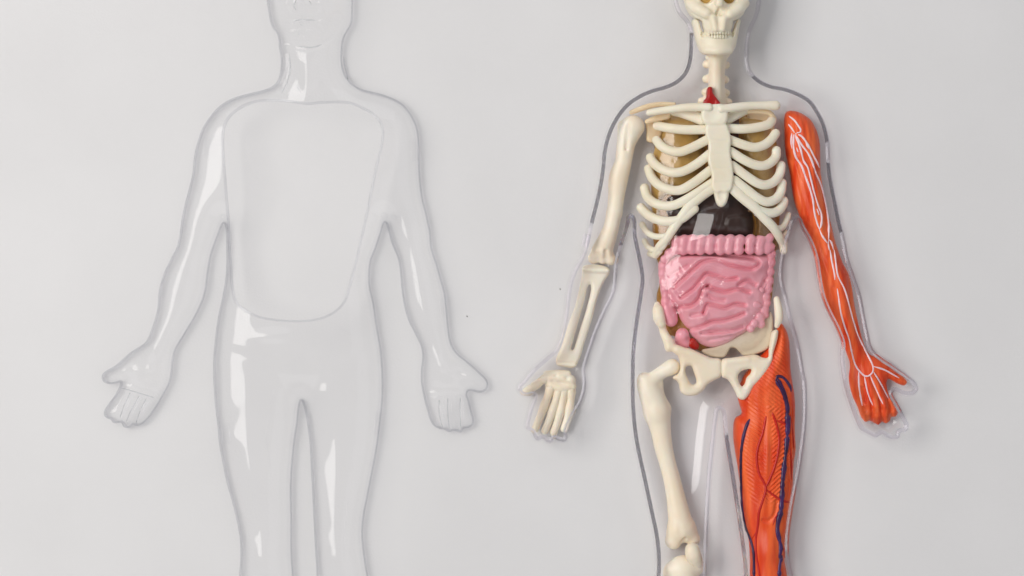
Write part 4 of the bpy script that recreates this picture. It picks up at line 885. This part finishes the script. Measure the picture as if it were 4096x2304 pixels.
# ---------------------------------------------------------------- leg muscle
LM = np.concatenate([T('D', [(2335, 300), (2395, 370), (2440, 500), (2455, 700), (2462, 900), (2492, 1100), (2515, 1250)], 70), T('E', [(1735, 10), (1732, 150), (1738, 330), (1722, 450), (1715, 600), (1710, 780), (1690, 950), (1670, 1080), (1652, 1170), (1655, 1240), (1640, 1310), (1655, 1400), (1665, 1480), (1650, 1700), (1560, 1800), (1420, 1780), (1350, 1650), (1335, 1449), (1335, 1300), (1325, 1150), (1300, 1020), (1275, 900), (1260, 780), (1245, 620), (1225, 480), (1200, 330), (1187, 200), (1203, 55), (1250, 25), (1262, 5)], 70),
    T('D', [(1800, 1330), (1780, 1230), (1850, 1000), (2000, 800), (2180, 600), (2260, 420)], 70)])
AXL = pls('E', 80, [(1490, -40), (1478, 200), (1470, 450), (1468, 650), (1430, 900)])
AXR = pls('D', 80, [(2330, 350), (2330, 700), (2160, 1100)], [(2180, 1180), (2160, 1300), (2160, 1449)])
ART = [[(1470, 30), (1440, 180), (1400, 300), (1387, 400), (1405, 530), (1465, 662), (1440, 780), (1410, 880), (1400, 1000), (1385, 1120), (1388, 1250), (1410, 1400), (1422, 1470)], [(1525, 0), (1565, 120), (1585, 230), (1570, 380), (1530, 520), (1467, 660)], [(1470, 680), (1540, 735), (1600, 775), (1680, 800)], [(1560, 70), (1620, 90), (1660, 120)]]
ART2 = [[(1690, 20), (1712, 150), (1728, 320)], [(1665, 250), (1700, 400), (1705, 600)], [(1600, 880), (1560, 920), (1530, 1000)], [(1602, 1180), (1640, 1230), (1650, 1300)], [(1395, 1050), (1350, 1130)]]
lens = spline(T('E', [(1470, 30), (1440, 180), (1400, 300), (1387, 400), (1405, 530), (1465, 662), (1530, 520), (1570, 380), (1585, 230), (1565, 120), (1525, 0)], 80), 9, True)
def leg_z(X, Y, d):
    z = 44 + 74 * dome(d / 95)
    q = T('E', [(1470, 0)], 80)[0]; e = T('E', [(1500, 800)], 80)[0]
    cx = q[0] + (e[0] - q[0]) * (Y - q[1]) / (e[1] - q[1]); s = X - cx
    ph = (Y - .75 * np.abs(s) + 6 * noise2(X, Y, 40, 2)) / 17.0 * 2 * math.pi
    inside = poly_sd(lens, X, Y); top = T('E', [(1400, 20)], 80)[0][1]; bot = T('E', [(1400, 830)], 80)[0][1]
    band = sst(bot - 30, bot + 30, Y) * (1 - sst(top, top + 60, Y))
    amp = 3.3 * band * np.exp(-(s / 95) ** 4) * sst(2, 14, np.abs(inside)) * sst(5, 25, d) * np.exp(-(np.maximum(-inside, 0) / 52) ** 2) * (.55 + .9 * noise2(X, Y, 45, 51))
    z += amp * np.sin(ph) * np.where(inside > 0, sst(6, 30, np.abs(s)) , 1)
    z += 5 * gauss(line_d(AXL[0], X, Y, 40), 10) * band
    # thigh top: strands fanning off a crest
    for p in AXR: z += 4 * gauss(line_d(p, X, Y, 60), 12)
    up = sst(top - 10, top + 60, Y)
    z += up * 1.7 * np.sin((Y + .8 * X) / 17.0 * 2 * math.pi) * sst(8, 30, d)
    # long cords at the outer side
    q2 = T('E', [(1690, 300)], 80)[0]
    z += 4 * np.sin((X - q2[0] + .04 * (Y - q2[1])) / 13 * 2 * math.pi) * sst(-30, -5, X - q2[0] + .06 * (Y - q2[1])) * sst(4, 14, d) * (1 - up)
    z += 5 * (noise2(X * 2.2, Y * .35, 40, 8) - .5)
    for c, a, w in (((1480, 1220), 9, 60), ((1500, 980), -8, 40), ((1440, 1120), -4, 40)):
        q3 = T('E', [c], 80)[0]; z += a * gauss(np.hypot(X - q3[0], Y - q3[1]), w)
    gr = spline(T('E', [(1560, 780), (1535, 900), (1480, 960), (1440, 950)], 80), 9); z -= 7 * gauss(line_d(gr, X, Y, 30), 8)
    return z
leg = thing('leg_muscle', 'orange red flayed thigh muscle with purple veins inside the clear leg', 'muscle model', T('E', [(1480, 500)], 70)[0], z=18)
lmo, lmz = relief('muscle', LM, leg_z, M['muscle_leg'], leg, g=2.8, zbot=32, soft=8)
strands('artery', 'E', 110, ART, 11, lmz, M['artery'], leg)
strands('artery', 'E', 110, ART2, 6, lmz, M['artery'], leg, wob=.3)
VE = [[(1325, 60), (1300, 115), (1275, 200), (1256, 330), (1255, 500), (1262, 650), (1270, 800), (1285, 920), (1310, 1040), (1345, 1140), (1365, 1230), (1370, 1350), (1370, 1470)],
      [(1655, 0), (1665, 100), (1660, 180), (1650, 320), (1630, 480), (1615, 630), (1610, 760), (1600, 880), (1580, 960), (1572, 1050), (1590, 1130), (1602, 1200), (1590, 1290)], [(1612, 1270), (1592, 1370), (1587, 1470)]]
strands('vein', 'E', 100, VE[:1], 15, lmz, M['vein'], leg, wob=.2)
strands('vein', 'E', 110, VE[1:], 22, lmz, M['vein'], leg, wob=.4)
strands('vein', 'D', 110, [[(2262, 1040), (2300, 1100), (2355, 1190), (2388, 1290), (2408, 1380), (2415, 1470)], [(2285, 1010), (2330, 1090), (2375, 1190), (2405, 1300), (2425, 1400), (2430, 1460)], [(2262, 1040), (2285, 985), (2340, 990), (2400, 1040), (2450, 1110), (2470, 1180)]], 22, lmz, M['vein'], leg, wob=.15)

# ---------------------------------------------------------------- dust
for (cx, cy), lab in (((2240, 1156), 'tiny dark speck of dust on the table left of the forearm bones'), ((1868, 1265), 'tiny dark speck of dust on the table beside the empty shell')):
    q = T('N', [(cx, cy)])[0]; v = Vol((q[0] - 12, q[1] - 12, -6), (q[0] + 12, q[1] + 12, 12), 1.0)
    v.ball((q[0], q[1], 1.5), (1.7, 3.2, 1.6), 0, rot=.3); v.ball((q[0] + 1.5, q[1] - 1.5, 1.4), (1.6, 1.5, 1.5), 1)
    tag(v.mesh('dust_speck', M['liver'], None, 1), lab, 'speck', 'dust specks on the table')
